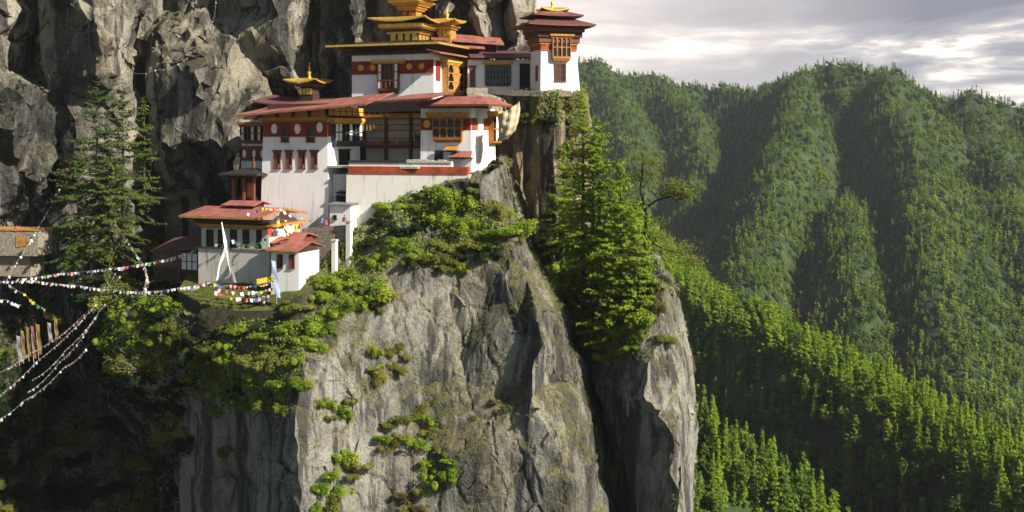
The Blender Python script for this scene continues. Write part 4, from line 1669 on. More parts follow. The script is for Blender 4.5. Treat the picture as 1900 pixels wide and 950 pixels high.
def left_wing():
    b = Bld('house', 492, 320, 168, A_, "shaded wing with white-paned bay and wine red panels left of the white block", "house")
    r = b.root
    fm = b.fmap()
    xl = b.front(448, 300)[0]
    zt = b.front(490, 222)[1]
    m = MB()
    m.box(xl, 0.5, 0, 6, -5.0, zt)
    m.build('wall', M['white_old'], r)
    s0, t0 = b.front(450, 266)
    s1, t1 = b.front(493, 234)
    rabsel(r, fm, s0, s1, t0, t1, 7, 2, M['redwood'], white=(0, 3, 5), d=0.5, corn=M['orange'], corn_h=0.6, corn_out=0.6, base=0.16)
    z0, z1 = b.front(470, 298)[1], b.front(470, 271)[1]
    q = MB()
    fbox(q, fm, xl + 0.2, 0.2, z0, z1, 0, 0.35)
    bd = q.build('red_band', M['redwood'], r)
    for px in (456, 474, 489):
        s, t = b.front(px, 285)
        medallion(r, b.fmap(-0.3), s, t, 0.28, M['panel'], 0.6)
    m = MB()
    m.box(xl + 0.3, 0, 0.4, 5.5, zt, zt + 1.0)
    m.build('attic', M['soffit'], r)


left_wing()


def porch():
    b = Bld('porch', 470, 380, 163, A_, "dark wooden porch with a small spire and maroon roof beside the white block", "porch")
    r = b.root
    fm = b.fmap()
    xl = b.front(430, 360)[0]
    zt = b.front(470, 330)[1]
    for px in (432, 451, 469):
        s, _ = b.front(px, 350)
        q = MB()
        q.box(s - 0.2, s + 0.2, 0.0, 0.4, -1.5, zt)
        q.build('post', M['redwood'], r)
    m = MB()
    m.box(xl, 0.3, 2.2, 4, -1.5, zt)
    m.build('wall', M['wood'], r)
    m = MB()
    m.box(b.front(454, 360)[0], b.front(466, 360)[0], 0.6, 0.75, b.front(460, 366)[1], b.front(460, 340)[1])
    m.build('door', M['ochre'], r)
    m = MB()
    m.box(xl, 0.2, 0.6, 0.72, b.front(450, 376)[1] - 0.8, b.front(450, 366)[1])
    m.build('parapet', M['wood'], r)
    cornice(r, fm, xl - 0.4, 0.5, zt - 0.1, zt + 0.55, -0.5, 0.5, M['wood'])
    ze = b.front(470, 324, -1.6)[1]
    x0 = b.front(404, 324, -1.6)[0]
    roof_hip(r, x0, 1.7, -1.6, 4.5, ze, ze + 0.8, 2.6, 2.4, 0.12, M['black'], M['wood'], 0.18)  # roof and spire colours darkened to paint in the porch's shade
    spire(r, (b.front(474, 300, 0.6)[0] - 0.3, 0.6, ze + 0.9), 1.9, M['redwood'], 0.8)


porch()


def court_parapet():
    # white retaining wall and parapet before the court
    b = Bld('parapet_wall', 640, 380, 157.5, 14.0, "long white retaining wall with red painted parapet below the open court", "wall")
    r = b.root
    y = 0.0
    x1 = b.front(872, 310)[0]
    x0 = b.front(643, 340)[0]
    zt = b.front(760, 323)[1]
    m = MB()
    m.hexa([(x0, -0.4, -4.0), (x1, -0.4, -4.0), (x1, 1.0, -4.0), (x0, 1.0, -4.0), (x0, 0, zt), (x1, 0, zt), (x1, 1.0, zt), (x0, 1.0, zt)])
    m.build('wall', M['white_old'], r)
    z0, z1 = b.front(740, 320)[1], b.front(740, 309)[1]
    m = MB()
    m.box(x0 + 0.3, x1 - 0.3, -0.12, 0.9, zt + 0.004, z1)
    m.build('red_course', M['red_wall'], r)
    z2 = b.front(740, 302)[1]
    m = MB()
    m.box(x0 + 0.3, b.front(838, 300)[0], 0.05, 0.8, z1 + 0.004, z2)
    m.build('cream_course', M['white_old'], r)
    m = MB()
    m.box(x0 + 0.2, b.front(755, 300)[0], -0.1, 0.95, z2 + 0.004, z2 + 0.3)
    m.build('coping', M['black'], r)
    q = MB()
    sa, sb = b.front(754, 300)[0], b.front(835, 300)[0]
    rr = random.Random(5)
    k = sa
    row = 0
    while k < sb:
        w = rr.uniform(0.5, 1.0)
        for j in range(2):
            q.box(k, k + w * 0.95, -0.1 + 0.45 * j, 0.4 + 0.45 * j, z2 + 0.01, z2 + rr.uniform(0.25, 0.5))
        k += w
    q.build('coping', M['slate'], r)


court_parapet()


def stone_rampart():
    # curved stone wall rising from the wing roof to the hall
    m = MB()
    pts = [(868, 166, 168), (890, 172, 168.5), (912, 176, 169.5), (930, 182, 171), (942, 192, 173)]
    lo = [(866, 205, 168), (890, 208, 168.5), (912, 214, 169.5), (930, 222, 171), (942, 234, 173)]
    for k in range(4):
        a, b_, c, d = P(*lo[k]), P(*lo[k + 1]), P(*pts[k + 1]), P(*pts[k])
        bk = Vector((0.2, 1.2, 0))
        m.hexa([a, b_, b_ + bk, a + bk, d, c, c + bk, d + bk])
    o = m.build('rampart', M['stone'])
    tag(o, "curved dry stone rampart between the white temple and the shaded hall", "wall")
    m = MB()
    a = [(866, 163, 171), (905, 163, 172), (950, 167, 170.2), (1003, 168, 168.4), (1060, 168, 168.6)]
    for k in range(4):
        p, q = P(*a[k]), P(*a[k + 1])
        dn = Vector((0, 0, -0.9))
        bk = Vector((0.0, 0.7, 0))
        m.hexa([p + dn, q + dn, q + dn + bk, p + dn + bk, p, q, q + bk, p + bk])
    o = m.build('terrace_wall', M['stone'])
    tag(o, "low rough stone wall along the ledge under the corner tower", "wall")


stone_rampart()


def canvas_sheet():
    pts = np.array([[(923, 212, 156.2), (926, 232, 156), (926, 252, 156), (922, 262, 156.5)],
                    [(938, 207, 155.6), (938, 232, 155), (938, 254, 155.2), (930, 262, 156)],
                    [(952, 198, 155.8), (953, 222, 155.2), (952, 243, 155.4), (941, 258, 155.9)],
                    [(964, 188, 156.5), (965, 205, 156.2), (962, 225, 156.2), (956, 243, 156.4)]], dtype=float)
    n = 14
    V = []
    for i in range(n):
        for j in range(n):
            u, v = i / (n - 1) * 3, j / (n - 1) * 3
            iu, iv = min(2, int(u)), min(2, int(v))
            fu, fv = u - iu, v - iv
            q = (pts[iu, iv] * (1 - fu) + pts[iu + 1, iv] * fu) * (1 - fv) + (pts[iu, iv + 1] * (1 - fu) + pts[iu + 1, iv + 1] * fu) * fv
            p = P(*q)
            p.y += 0.25 * math.sin(i * 1.3 + j * 0.5) + 0.12 * math.sin(j * 1.9 - i)
            V.append(tuple(p))
    Fq = [[i * n + j, (i + 1) * n + j, (i + 1) * n + j + 1, i * n + j + 1] for i in range(n - 1) for j in range(n - 1)]
    o = mesh_np('canvas', V, Fq, M['canvas'], smooth=True)
    md = o.modifiers.new('thick', 'SOLIDIFY')
    md.thickness = 0.05
    tag(o, "sagging tan canvas sheet slung from the right end of the monastery eaves", "canvas")


canvas_sheet()


def lower_house():
    b = Bld('house', 500, 520, 150, A_, "lower stone house with a row of dark windows under a broad red roof", "house")
    r = b.root
    fm, sm = b.fmap(), b.smap()
    xl = b.front(368, 490)[0]
    zl = b.front(500, 466)[1]
    zt = b.front(490, 418)[1]
    D = b.side(562, 430)[0]
    D = max(6.0, min(D, 12))
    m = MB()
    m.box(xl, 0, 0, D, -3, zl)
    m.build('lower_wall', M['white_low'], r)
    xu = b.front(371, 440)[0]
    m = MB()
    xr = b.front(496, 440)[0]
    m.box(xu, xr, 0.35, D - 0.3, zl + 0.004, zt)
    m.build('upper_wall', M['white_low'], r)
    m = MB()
    m.box(xl - 0.1, 0.1, -0.15, 0.34, zl + 0.004, zl + 0.22)
    m.build('ledge', M['stone'], r)
    um = b.fmap(0.35)
    for x0, x1 in ((383.5, 396.5), (405, 416.5), (427.5, 440), (450.5, 463), (476, 486)):
        s0, t0 = b.front(x0, 459, 0.35)
        s1, t1 = b.front(x1, 426, 0.35)
        window(r, um, s0, s1, t0, t1, 'wood', d=0.12, lintel=False, cols=2, rows=2)
    cornice(r, um, xu - 0.3, xr + 0.3, b.front(430, 423, 0.3)[1], b.front(430, 416, 0.3)[1], 0, 0.55, M['ochre'])
    cornice(r, um, xu - 0.6, xr + 0.6, b.front(430, 415, 0.3)[1], b.front(430, 408, 0.3)[1], 0, 0.85, M['wood'])
    # gable roof, ridge along x
    ya = -1.6
    a0, z0 = b.front(332, 396, ya)
    a1, z1 = b.front(484, 408, ya)
    ze = (z0 + z1) / 2
    yb = D + 1.6
    ym = (ya + yb) / 2
    zr = ze + 1.0
    m = MB()
    m.slab((a0, ya, ze), (a1, ya, ze), (a1, ym, zr), (a0, ym, zr), 0.14)
    m.slab((a0, ym, zr), (a1, ym, zr), (a1, yb, ze), (a0, yb, ze), 0.14)
    rf = m.build('roof', M['roof_red'], r)
    f = MB()
    f.box(a0, a1, ya - 0.06, ya - 0.01, ze - 0.3, ze + 0.02)
    f.build('fascia', M['ochre'], rf)
    g_ = MB()
    for (p, q) in (((a1, ya, ze), (a1, ym, zr)), ((a1, ym, zr), (a1, yb, ze))):
        p, q = Vector(p), Vector(q)
        u, l, o_ = Vector((0, 0, 0.05)), Vector((0, 0, -0.3)), Vector((0.07, 0, 0))
        s_ = Vector((0.01, 0, 0))
        g_.hexa([p + l + s_, p + l + o_, q + l + o_, q + l + s_, p + u + s_, p + u + o_, q + u + o_, q + u + s_])
    g_.build('barge_board', M['orange'], rf)
    # raised ventilator
    c0, cz = b.front(412, 386, ym - 1.2)
    c1, _ = b.front(474, 386, ym - 1.2)
    m = MB()
    m.box(c0 + 0.6, c1 - 0.6, ym - 0.8, ym + 1.8, zr - 0.3, zr + 0.35)
    vt = m.build('ventilator', M['wood'], r)
    m = MB()
    m.slab((c0, ym - 1.5, zr + 0.3), (c1, ym - 1.5, zr + 0.3), (c1, ym + 0.8, zr + 0.85), (c0, ym + 0.8, zr + 0.85), 0.1)
    m.slab((c0, ym + 0.8, zr + 0.85), (c1, ym + 0.8, zr + 0.85), (c1, ym + 2.8, zr + 0.3), (c0, ym + 2.8, zr + 0.3), 0.1)
    m.build('ventilator_roof', M['roof_red'], vt)
    # gable end, yellow board
    m = MB()
    gx = xr - 0.05
    m.hexa([(gx - 0.15, 0.4, zt), (gx, 0.4, zt), (gx, D - 0.4, zt), (gx - 0.15, D - 0.4, zt),
            (gx - 0.15, ym - 0.15, zr - 0.3), (gx, ym - 0.15, zr - 0.3), (gx, ym + 0.15, zr - 0.3), (gx - 0.15, ym + 0.15, zr - 0.3)])
    m.build('gable', M['wood'], r)
    usm = b.smap(xr)
    q = MB()
    fbox(q, usm, 0.4, D - 0.8, zt - 1.6, zt - 0.2, 0.01, 0.1)
    q.build('yellow_valance', M['yellow'], r)
    q = MB()
    fbox(q, usm, -0.6, D + 0.5, zt - 0.15, zt + 0.08, 0.0, 1.3)
    q.build('tie_beam', M['ochre'], r)
    # second, lower lean-to roof
    y0 = 0.6
    s0, za = b.front(496, 429, 2.2)
    s1, zb = b.front(552, 443, 0.4)
    m = MB()
    lx0 = 0.1
    m.box(-0.2, b.front(560, 450, 3)[0], 2.4, D - 0.5, zl - 2, zb - 0.2)
    m.build('side_wall', M['redwood'], r)
    ex1, ez = b.front(522, 443, 0.4)
    m = MB()
    e0 = b.front(518, 442, 0.4)[0]
    e1 = b.front(588, 438, 5.0)[0]
    h0, hz = b.front(497, 429, 3.4)
    m.slab((h0 + 0.6, 0.5, hz - 1.3), (e1, 0.5, hz - 1.3), (e1 - 1.2, 4.6, hz - 0.1), (h0, 4.6, hz - 0.1), 0.12)
    m.slab((h0, 4.6, hz - 0.1), (e1 - 1.2, 4.6, hz - 0.1), (e1, 8, hz - 1.2), (h0, 8, hz - 1.2), 0.12)
    m.build('side_roof', M['roof_red'], r)
    return b


lower_b = lower_house()


def annex():
    b = Bld('annex', 555, 520, 146, A_, "small white annex with two brown windows and its own red gable roof", "house")
    r = b.root
    fm, sm = b.fmap(), b.smap()
    xl = b.front(503, 500)[0]
    zt = b.front(555, 470)[1]
    D = max(3.0, b.side(592, 490)[0])
    m = MB()
    m.box(xl, 0, 0, D, -2.5, zt)
    m.build('wall', M['white'], r)
    for x0, x1 in ((514.5, 525), (537, 547)):
        s0, t0 = b.front(x0, 496)
        s1, t1 = b.front(x1, 472)
        window(r, fm, s0, s1, t0, t1, 'redwood', shut='redwood', lintel=False)
    ya = -1.0
    a0, z0 = b.front(493, 461, ya)
    a1, z1 = b.front(553, 468, ya)
    ze = (z0 + z1) / 2
    yb = D + 1.0
    ym = (ya + yb) / 2
    zr = ze + 0.95
    m = MB()
    m.slab((a0, ya, ze), (a1, ya, ze), (a1, ym, zr), (a0, ym, zr), 0.12)
    m.slab((a0, ym, zr), (a1, ym, zr), (a1, yb, ze), (a0, yb, ze), 0.12)
    rf = m.build('roof', M['roof_red'], r)
    q = MB()
    q.box(a0, a1, ya - 0.05, ya - 0.01, ze - 0.2, ze + 0.02)
    q.build('fascia', M['ochre'], rf)
    m = MB()
    m.hexa([(-0.12, 0.05, zt), (-0.01, 0.05, zt), (-0.01, D - 0.05, zt), (-0.12, D - 0.05, zt), (-0.12, ym - 0.1, zr - 0.2), (-0.01, ym - 0.1, zr - 0.2), (-0.01, ym + 0.1, zr - 0.2), (-0.12, ym + 0.1, zr - 0.2)])
    m.build('gable', M['wood'], r)


annex()


def left_shed():
    b = Bld('shed', 372, 505, 158, A_, "dark shed with sagging maroon roof and blue framed white doors at left", "shed")
    r = b.root
    fm = b.fmap()
    xl = b.front(285, 490)[0]
    zt = b.front(360, 466)[1]
    m = MB()
    m.box(xl, 0, 0, 4, -1.5, zt)
    m.build('wall', M['wood'], r)
    s0, t0 = b.front(337, 500)
    s1, t1 = b.front(367, 470)
    q = MB()
    fbox(q, fm, s0, s1, t0, t1, 0, 0.08)
    dr = q.build('door', M['panel'], r)
    q = MB()
    for k in range(4):
        s = s0 + (s1 - s0) * k / 3
        fbox(q, fm, s - 0.07, s + 0.07, t0, t1, 0.08, 0.14)
    for k in range(3):
        t = t0 + (t1 - t0) * k / 2
        fbox(q, fm, s0, s1, t - 0.06, t + 0.06, 0.08, 0.135)
    q.build('door_frame', M['bluewood'], dr)
    q = MB()
    for k in range(14):
        s = xl + (s0 - 0.6 - xl) * k / 13
        fbox(q, fm, s - 0.06, s + 0.06, t0 + 0.2, zt - 0.1, 0.0, 0.1)
    q.build('slat_screen', M['bark_pale'], r)
    q = MB()
    fbox(q, fm, s0 - 0.5, s0 - 0.1, -1.0, zt, 0.0, 0.3)
    q.build('post', M['redwood'], r)
    a0, z0 = b.front(278, 466, -1.0)
    a1, z1 = b.front(371, 462, -1.0)
    m = MB()
    m.slab((a0, -1.0, z0), (a1, -1.0, z1), (a1, 4.8, z1 + 1.7), (a0, 4.8, z0 + 1.5), 0.12)
    m.build('roof', M['roof_dark'], r)


left_shed()


def outhouse():
    b = Bld('hut', 650, 408, 155, A_, "small white flat-roofed hut at the foot of the big white block", "hut")
    r = b.root
    fm = b.fmap()
    xl = b.front(612, 400)[0]
    zt = b.front(650, 381)[1]
    m = MB()
    m.box(xl, 0, 0, 3, -4, zt)
    m.build('wall', M['white'], r)
    m = MB()
    m.slab((xl - 0.3, -0.4, zt + 0.12), (0.35, -0.4, zt + 0.12), (0.35, 3.4, zt + 0.4), (xl - 0.3, 3.4, zt + 0.4), 0.11)
    m.build('roof', M['roof_grey'], r)
    s0, t0 = b.front(619, 406)
    s1, t1 = b.front(625, 399)
    window(r, fm, s0, s1, t0, t1, 'black', lintel=False)
    b2 = Bld('lean_to', 680, 366, 157, A_, "dark grey sheet lean-to against the stained retaining wall", "shed")
    r = b2.root
    x0 = b2.front(622, 360)[0]
    m = MB()
    m.box(x0, -1.5, 0.3, 2.0, -1.4, b2.front(650, 357)[1])
    m.build('wall', M['black'], r)
    m = MB()
    za = b2.front(650, 362, -0.3)[1]
    m.slab((x0 - 0.2, -0.3, za + 0.1), (-0.2, -0.3, za - 0.3), (-0.8, 2.2, za + 0.45), (x0, 2.2, za + 0.75), 0.09)
    m.build('roof', M['roof_grey'], r)
    # dark wall below, between hut and lower house, and its two white piers
    m = MB()
    p0, p1 = P(560, 470, 155.5), P(640, 470, 153)
    h0, h1 = P(562, 424, 155.5).z, P(640, 418, 153).z
    bk = Vector((0.5, 1.2, 0))
    a, c = Vector(p0), Vector(p1)
    a.z -= 6
    c.z -= 6
    m.hexa([a, c, c + bk, a + bk, Vector((p0.x, p0.y, h0)), Vector((p1.x, p1.y, h1)), Vector((p1.x, p1.y, h1)) + bk, Vector((p0.x, p0.y, h0)) + bk])
    o = m.build('garden_wall', M['stone'])
    tag(o, "dark stone wall below the small white hut, beside the tall pier", "wall")
    for (px, py, top, w, Y, lab) in ((648, 470, 411, 9.5, 152.6, "tall white gate pier with flat cap at the end of the dark wall"),
                                     (621, 470, 447, 8.5, 151.2, "short white gate pier standing left of the tall one")):
        root = empty('pier', P(px, py, Y), -R(A_))
        tag(root, lab, "pier")
        h = (py - top) * Y / F
        ww = w * Y / F * 0.5
        q = MB()
        q.box(-ww, ww, -ww, ww, -5.0, h)
        q.build('shaft', M['white_old'], root)
        q = MB()
        q.box(-ww * 1.35, ww * 1.35, -ww * 1.35, ww * 1.35, h + 0.003, h + 0.22, None, 0.05)
        q.build('cap', M['slate'], root)


outhouse()


def far_balcony():
    root = empty('balcony', P(36, 475, 168), -R(8))
    tag(root, "stained stone balcony with carved gold panel jutting out at the left edge", "balcony")
    s = 168 / F
    m = MB()
    m.box(-60 * s, 37 * s, 0, 4, 0, 47 * s)
    m.build('parapet', M['stone'], root)
    q = MB()
    q.box(-61 * s, 38.5 * s, -0.12, 4.1, 47 * s + 0.003, 50 * s)
    q.build('coping', M['ochre'], root)
    q = MB()
    for k in range(6):
        q.box((-6 + k * 4.0) * s, (-3.6 + k * 4.0) * s, -0.09, 0.0, (16 + k * 0.6) * s, (38 - k * 0.8) * s)
    q.build('carved_panel', M['ochre'], root)
    q = MB()
    q.box(-60 * s, 14 * s, 1.0, 5, -40 * s, -0.004)
    q.build('footing', M['stone'], root)


far_balcony()


def terrace():
    # grass terrace before the lower house, falling a little towards its rim
    m, w = MB(), MB()
    ring = [P(*q) for q in ((330, 540, 154), (372, 563, 148.5), (440, 577, 147), (505, 576, 145.6), (560, 546, 145), (600, 520, 147), (600, 500, 151), (520, 508, 152.5), (420, 508, 154), (350, 508, 157))]
    c = sum(ring, Vector()) / len(ring)
    n = len(ring)
    for k in range(n):
        a, b_ = ring[k], ring[(k + 1) % n]
        m.poly([c, a, b_])
        dn = Vector((0, 0, -3.5))
        w.poly([a, a + dn, b_ + dn, b_])
    o = m.build('terrace', M['lawn'])
    tag(o, kind='structure')
    tag(w.build('terrace_bank', M['soil']), kind='structure')
    return o


TERRACE = terrace()

# ---------------------------------------------------------------- prayer flags, banners
FLAG_ME = {}


def flag_mesh(col, w, h):
    k = (col, round(w, 2), round(h, 2))
    if k not in FLAG_ME:
        V, Fq = [], []
        n = 4
        ph = random.random() * 6
        for i in range(n):
            for j in range(n):
                u, v = i / (n - 1), j / (n - 1)
                V.append(((u - 0.5) * w * (1 - 0.12 * v), 0.16 * w * math.sin(3.1 * u + 2.2 * v + ph) * (0.3 + v), -v * h * (1 - 0.1 * math.sin(u * 5 + ph))))
        for i in range(n - 1):
            for j in range(n - 1):
                Fq.append([i * n + j, i * n + j + 1, (i + 1) * n + j + 1, (i + 1) * n + j])
        o = mesh_np('flag', V, Fq, M['cloth_' + col], smooth=True, link=False)
        FLAG_ME[k] = o.data
        bpy.data.objects.remove(o)
    return FLAG_ME[k]


def flag_string(pts, cols, label, step=0.42, size=0.42, sag=0.0, group="strings of prayer flags", tall=1.0, name='flag_string', maxn=98):
    """a cord through pixel points, each with its own distance; every flag is a part"""
    W = [P(*p) for p in pts]
    fine = []
    for a, b in zip(W[:-1], W[1:]):
        for k in range(8):
            f = k / 8
            p = a.lerp(b, f)
            p.z -= sag * 4 * f * (1 - f)
            fine.append(p)
    fine.append(W[-1])
    root = empty(name, fine[0])
    tag(root, label, "prayer flags", group)
    m = MB()
    m.tube([p - fine[0] for p in fine], 0.014, 4)
    m.build('cord', M['pole'], root)
    L = [0.0]
    for a, b in zip(fine[:-1], fine[1:]):
        L.append(L[-1] + (b - a).length)
    n = min(maxn, int(L[-1] / step))
    for k in range(n):
        s = L[-1] * min(0.999, max(0.001, (k + 0.5 + random.uniform(-0.45, 0.45)) / n))
        i = max(j for j in range(len(L)) if L[j] <= s)
        i = min(i, len(fine) - 2)
        f = (s - L[i]) / max(1e-6, L[i + 1] - L[i])
        p = fine[i].lerp(fine[i + 1], f)
        d = fine[i + 1] - fine[i]
        c = random.choice(cols)
        sz = size * random.uniform(0.65, 1.2)
        o = bpy.data.objects.new('flag', flag_mesh(c, sz, sz * 1.15 * tall))
        COL.objects.link(o)
        o.parent = root
        o.location = p - fine[0]
        o.rotation_euler = (random.uniform(-0.7, 0.7), random.uniform(-0.45, 0.45), math.atan2(d.y, d.x) + random.uniform(-0.8, 0.8))
    return root


PALE = ['white', 'white', 'faded', 'faded', 'sky', 'pink', 'white', 'dim_grey']
MIXD = ['white', 'red', 'blue', 'green', 'yellow', 'pink', 'white']
flag_string([(-30, 521, 148), (60, 520, 148), (150, 530, 147.5), (215, 538, 147.3), (270, 541, 147), (330, 534, 147), (392, 523, 146.5)], PALE,
            "longest sagging string of mostly white flags reaching from the left edge to the terrace", 0.30, 0.31, 0.1)
flag_string([(30, 518, 160), (110, 507, 160), (200, 498, 159), (265, 489, 158), (320, 477, 156.5), (368, 461, 155)], PALE + ['red', 'green'],
            "string of faded flags rising from the left ravine to the lower house corner", 0.40, 0.38, 0.1)
flag_string([(213, 412, 166), (240, 452, 163), (268, 492, 158)], ['white', 'white', 'faded'], "white flag string coming down from the dark conifers to the small white pole", 0.4, 0.34, 0.1)
flag_string([(268, 492, 157), (272, 515, 154), (268, 545, 149)], ['white', 'white', 'pink'], "bunched white flags hanging down almost upright at the terrace end", 0.22, 0.42, 0.0)
flag_string([(134, 300, 176), (115, 340, 174), (88, 392, 171), (66, 430, 167), (30, 488, 164), (12, 520, 162)], ['faded', 'white', 'pink'],
            "thin faded string running down past the stone balcony", 0.75, 0.34, 0.1)
flag_string([(8, 520, 150), (45, 545, 150), (85, 575, 151)], ['green', 'yellow', 'white', 'faded'], "short greenish string slanting down below the stone balcony", 0.5, 0.36, 0.2)
flag_string([(-20, 552, 147), (12, 556, 148), (40, 566, 150)], ['white', 'sky'], "short pale string at the left edge above the upright banners", 0.5, 0.34, 0.15)
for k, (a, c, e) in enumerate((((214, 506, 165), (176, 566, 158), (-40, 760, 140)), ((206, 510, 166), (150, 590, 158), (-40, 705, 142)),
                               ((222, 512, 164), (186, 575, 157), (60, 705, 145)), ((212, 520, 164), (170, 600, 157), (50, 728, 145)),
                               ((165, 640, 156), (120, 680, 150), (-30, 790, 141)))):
    flag_string([a, c, ((c[0] + e[0]) / 2, (c[1] + e[1]) / 2 + 8, (c[2] + e[2]) / 2), e], ['dim_grey', 'dim_grey', 'faded', 'rose', 'dim_grey', 'slate'],  # cloth darkened in place of the shade over these strings
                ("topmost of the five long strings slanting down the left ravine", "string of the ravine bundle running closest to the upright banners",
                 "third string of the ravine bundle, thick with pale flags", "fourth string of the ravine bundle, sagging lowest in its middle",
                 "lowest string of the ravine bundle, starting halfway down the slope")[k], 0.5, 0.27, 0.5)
flag_string([(402, -10, 180), (398, 30, 180), (386, 60, 179), (374, 82, 178)], ['dim_grey', 'faded'], "faded flag string hanging in the rock cleft at the top", 0.8, 0.28, 0.1)
flag_string([(232, 131, 177), (290, 129, 177), (352, 104, 177)], ['dim_grey', 'faded'], "thin pale string crossing the cliff above the dark conifers", 1.2, 0.26, 0.6)
# bunting round the terrace
flag_string([(350, 533, 148), (382, 522, 148), (420, 538, 147), (470, 540, 146.5), (505, 533, 146)], MIXD, "bright mixed bunting along the outer edge of the grass terrace", 0.3, 0.38, 0.25, "bunting on the terrace")
flag_string([(386, 520, 147.5), (430, 528, 147.2), (480, 526, 147), (510, 514, 146.3)], MIXD, "upper row of mixed bunting beneath the tall white banner", 0.34, 0.36, 0.35, "bunting on the terrace")
flag_string([(400, 540, 147), (445, 552, 146.6), (500, 548, 146)], MIXD, "lowest row of mixed bunting hanging in front of the standing people", 0.36, 0.4, 0.3, "bunting on the terrace")
flag_string([(455, 396, 148), (490, 385, 147.6), (520, 387, 148), (545, 402, 149)], MIXD + ['yellow', 'white'], "bunting draped over the right end of the broad red roof", 0.32, 0.32, 0.1)
flag_string([(517, 392, 147.4), (516, 405, 146.6), (515, 420, 146.4), (514, 428, 146.2)], ['white', 'sky', 'yellow', 'blue'], "flags hanging down the gable of the lower house", 0.25, 0.42, 0.0)
flag_string([(500, 424, 146.8), (520, 425, 146.8), (545, 416, 148), (562, 412, 149.5)], ['white', 'yellow', 'white', 'red'], "large white and yellow flags strung below the yellow gable", 0.55, 0.85, 0.1)
flag_string([(398, 452, 147.5), (430, 444, 147), (470, 452, 146.8), (497, 436, 146.5)], ['green', 'white', 'sky', 'green', 'blue'], "green and blue flags strung across the row of dark windows", 0.8, 0.42, 0.4)
flag_string([(505, 400, 150), (560, 404, 152), (600, 392, 154)], ['faded'], "nearly bare cord from the red roof to the big white wall", 2.5, 0.25, 0.5)


def white_banner():
    base = P(415, 520, 147.2)
    root = empty('prayer_banner', base)
    tag(root, "tall white forked banner standing before the lower house", "banner")
    top = P(411, 412, 147.2) - base
    q = MB()
    fork = P(420, 462, 147.2) - base
    q.tube([top, P(415, 435, 147.2) - base, fork], [0.03, 0.05, 0.06])
    q.tube([fork, P(434, 524, 147.0) - base], 0.05)
    q.tube([fork, P(404, 520, 147.4) - base], 0.05)
    q.build('pole', M['bark_pale'], root)
    for path, wd in ((((411, 412), (414, 430), (418, 448), (421, 462), (427, 490), (435, 524)), (0.04, 0.14, 0.22, 0.26, 0.22, 0.28)),
                     (((419, 455), (415, 472), (408, 492), (404, 520)), (0.18, 0.24, 0.13, 0.16))):
        V = []
        for k, ((x, y), w) in enumerate(zip(path, wd)):
            p = P(x, y, 147.05) - base
            for j in range(4):
                u = (j / 3 - 0.5) * 2
                V.append((p.x + u * w, p.y - 0.12 * math.cos(u * 2.5 + k), p.z))
        n = len(path)
        Fq = [[4 * k + j, 4 * k + j + 1, 4 * k + j + 5, 4 * k + j + 4] for k in range(n - 1) for j in range(3)]
        mesh_np('banner_cloth', V, Fq, M['cloth_white'], root, smooth=True)


white_banner()


def pole_banner(base, top, col, w, label, cat="banner", group=None, both=1.0):
    b, t = P(*base), P(*top)
    root = empty('prayer_banner', b)
    tag(root, label, cat, group)
    q = MB()
    q.tube([(0, 0, -0.5), t - b], [0.05, 0.03])
    q.build('pole', M['pole'], root)
    V = []
    n = 9
    d = (t - b)
    for k in range(n):
        p = d * (0.06 + 0.92 * k / (n - 1))
        for j in range(3):
            V.append((p.x + 0.04 + w * j / 2, p.y - 0.1 * math.sin(k * 1.1 + j), p.z - 0.05 * j))
    Fq = [[3 * k + j, 3 * k + j + 1, 3 * k + j + 4, 3 * k + j + 3] for k in range(n - 1) for j in range(2)]
    mesh_np('banner_cloth', V, Fq, M['cloth_' + col], root, smooth=True)
    return root


pole_banner((514, 556, 145.5), (503, 482, 146), 'sky', 0.5, "slanting blue and white banner pole at the right end of the terrace")
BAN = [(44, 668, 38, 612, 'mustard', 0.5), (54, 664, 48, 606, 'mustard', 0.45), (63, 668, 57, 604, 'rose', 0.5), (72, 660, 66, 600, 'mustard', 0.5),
       (36, 672, 30, 622, 'dim_grey', 0.5), (92, 634, 88, 598, 'dim_grey', 0.45), (104, 632, 100, 590, 'mustard', 0.42)]  # banner colours lowered, with the ravine's shade painted into them
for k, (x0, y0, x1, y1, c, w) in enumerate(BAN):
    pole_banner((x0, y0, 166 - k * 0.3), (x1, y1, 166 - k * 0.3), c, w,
                "upright %s banner in the cluster at the left ravine" % {'mustard': 'yellow', 'rose': 'rose', 'dim_grey': 'faded'}[c] if k < 5 else
                ("dim grey upright banner of the pair right of the cluster" if k == 5 else "yellow upright banner of the pair right of the cluster"), group="upright banners in the ravine")
q = MB()
V, Fq = [], []
for i in range(8):
    for j in range(4):
        p = P(476 + 30 * i / 7, 518 - 6 * i / 7, 146.4)
        V.append((p.x, p.y + 0.12 * math.sin(i * 1.4 + j), p.z - j * 0.24))
Fq = [[i * 4 + j, i * 4 + j + 1, i * 4 + j + 5, i * 4 + j + 4] for i in range(7) for j in range(3)]
o = mesh_np('cloth', V, Fq, M['cloth_yellow'], smooth=True)
tag(o, "broad yellow cloth hung at the back of the grass terrace", "cloth")


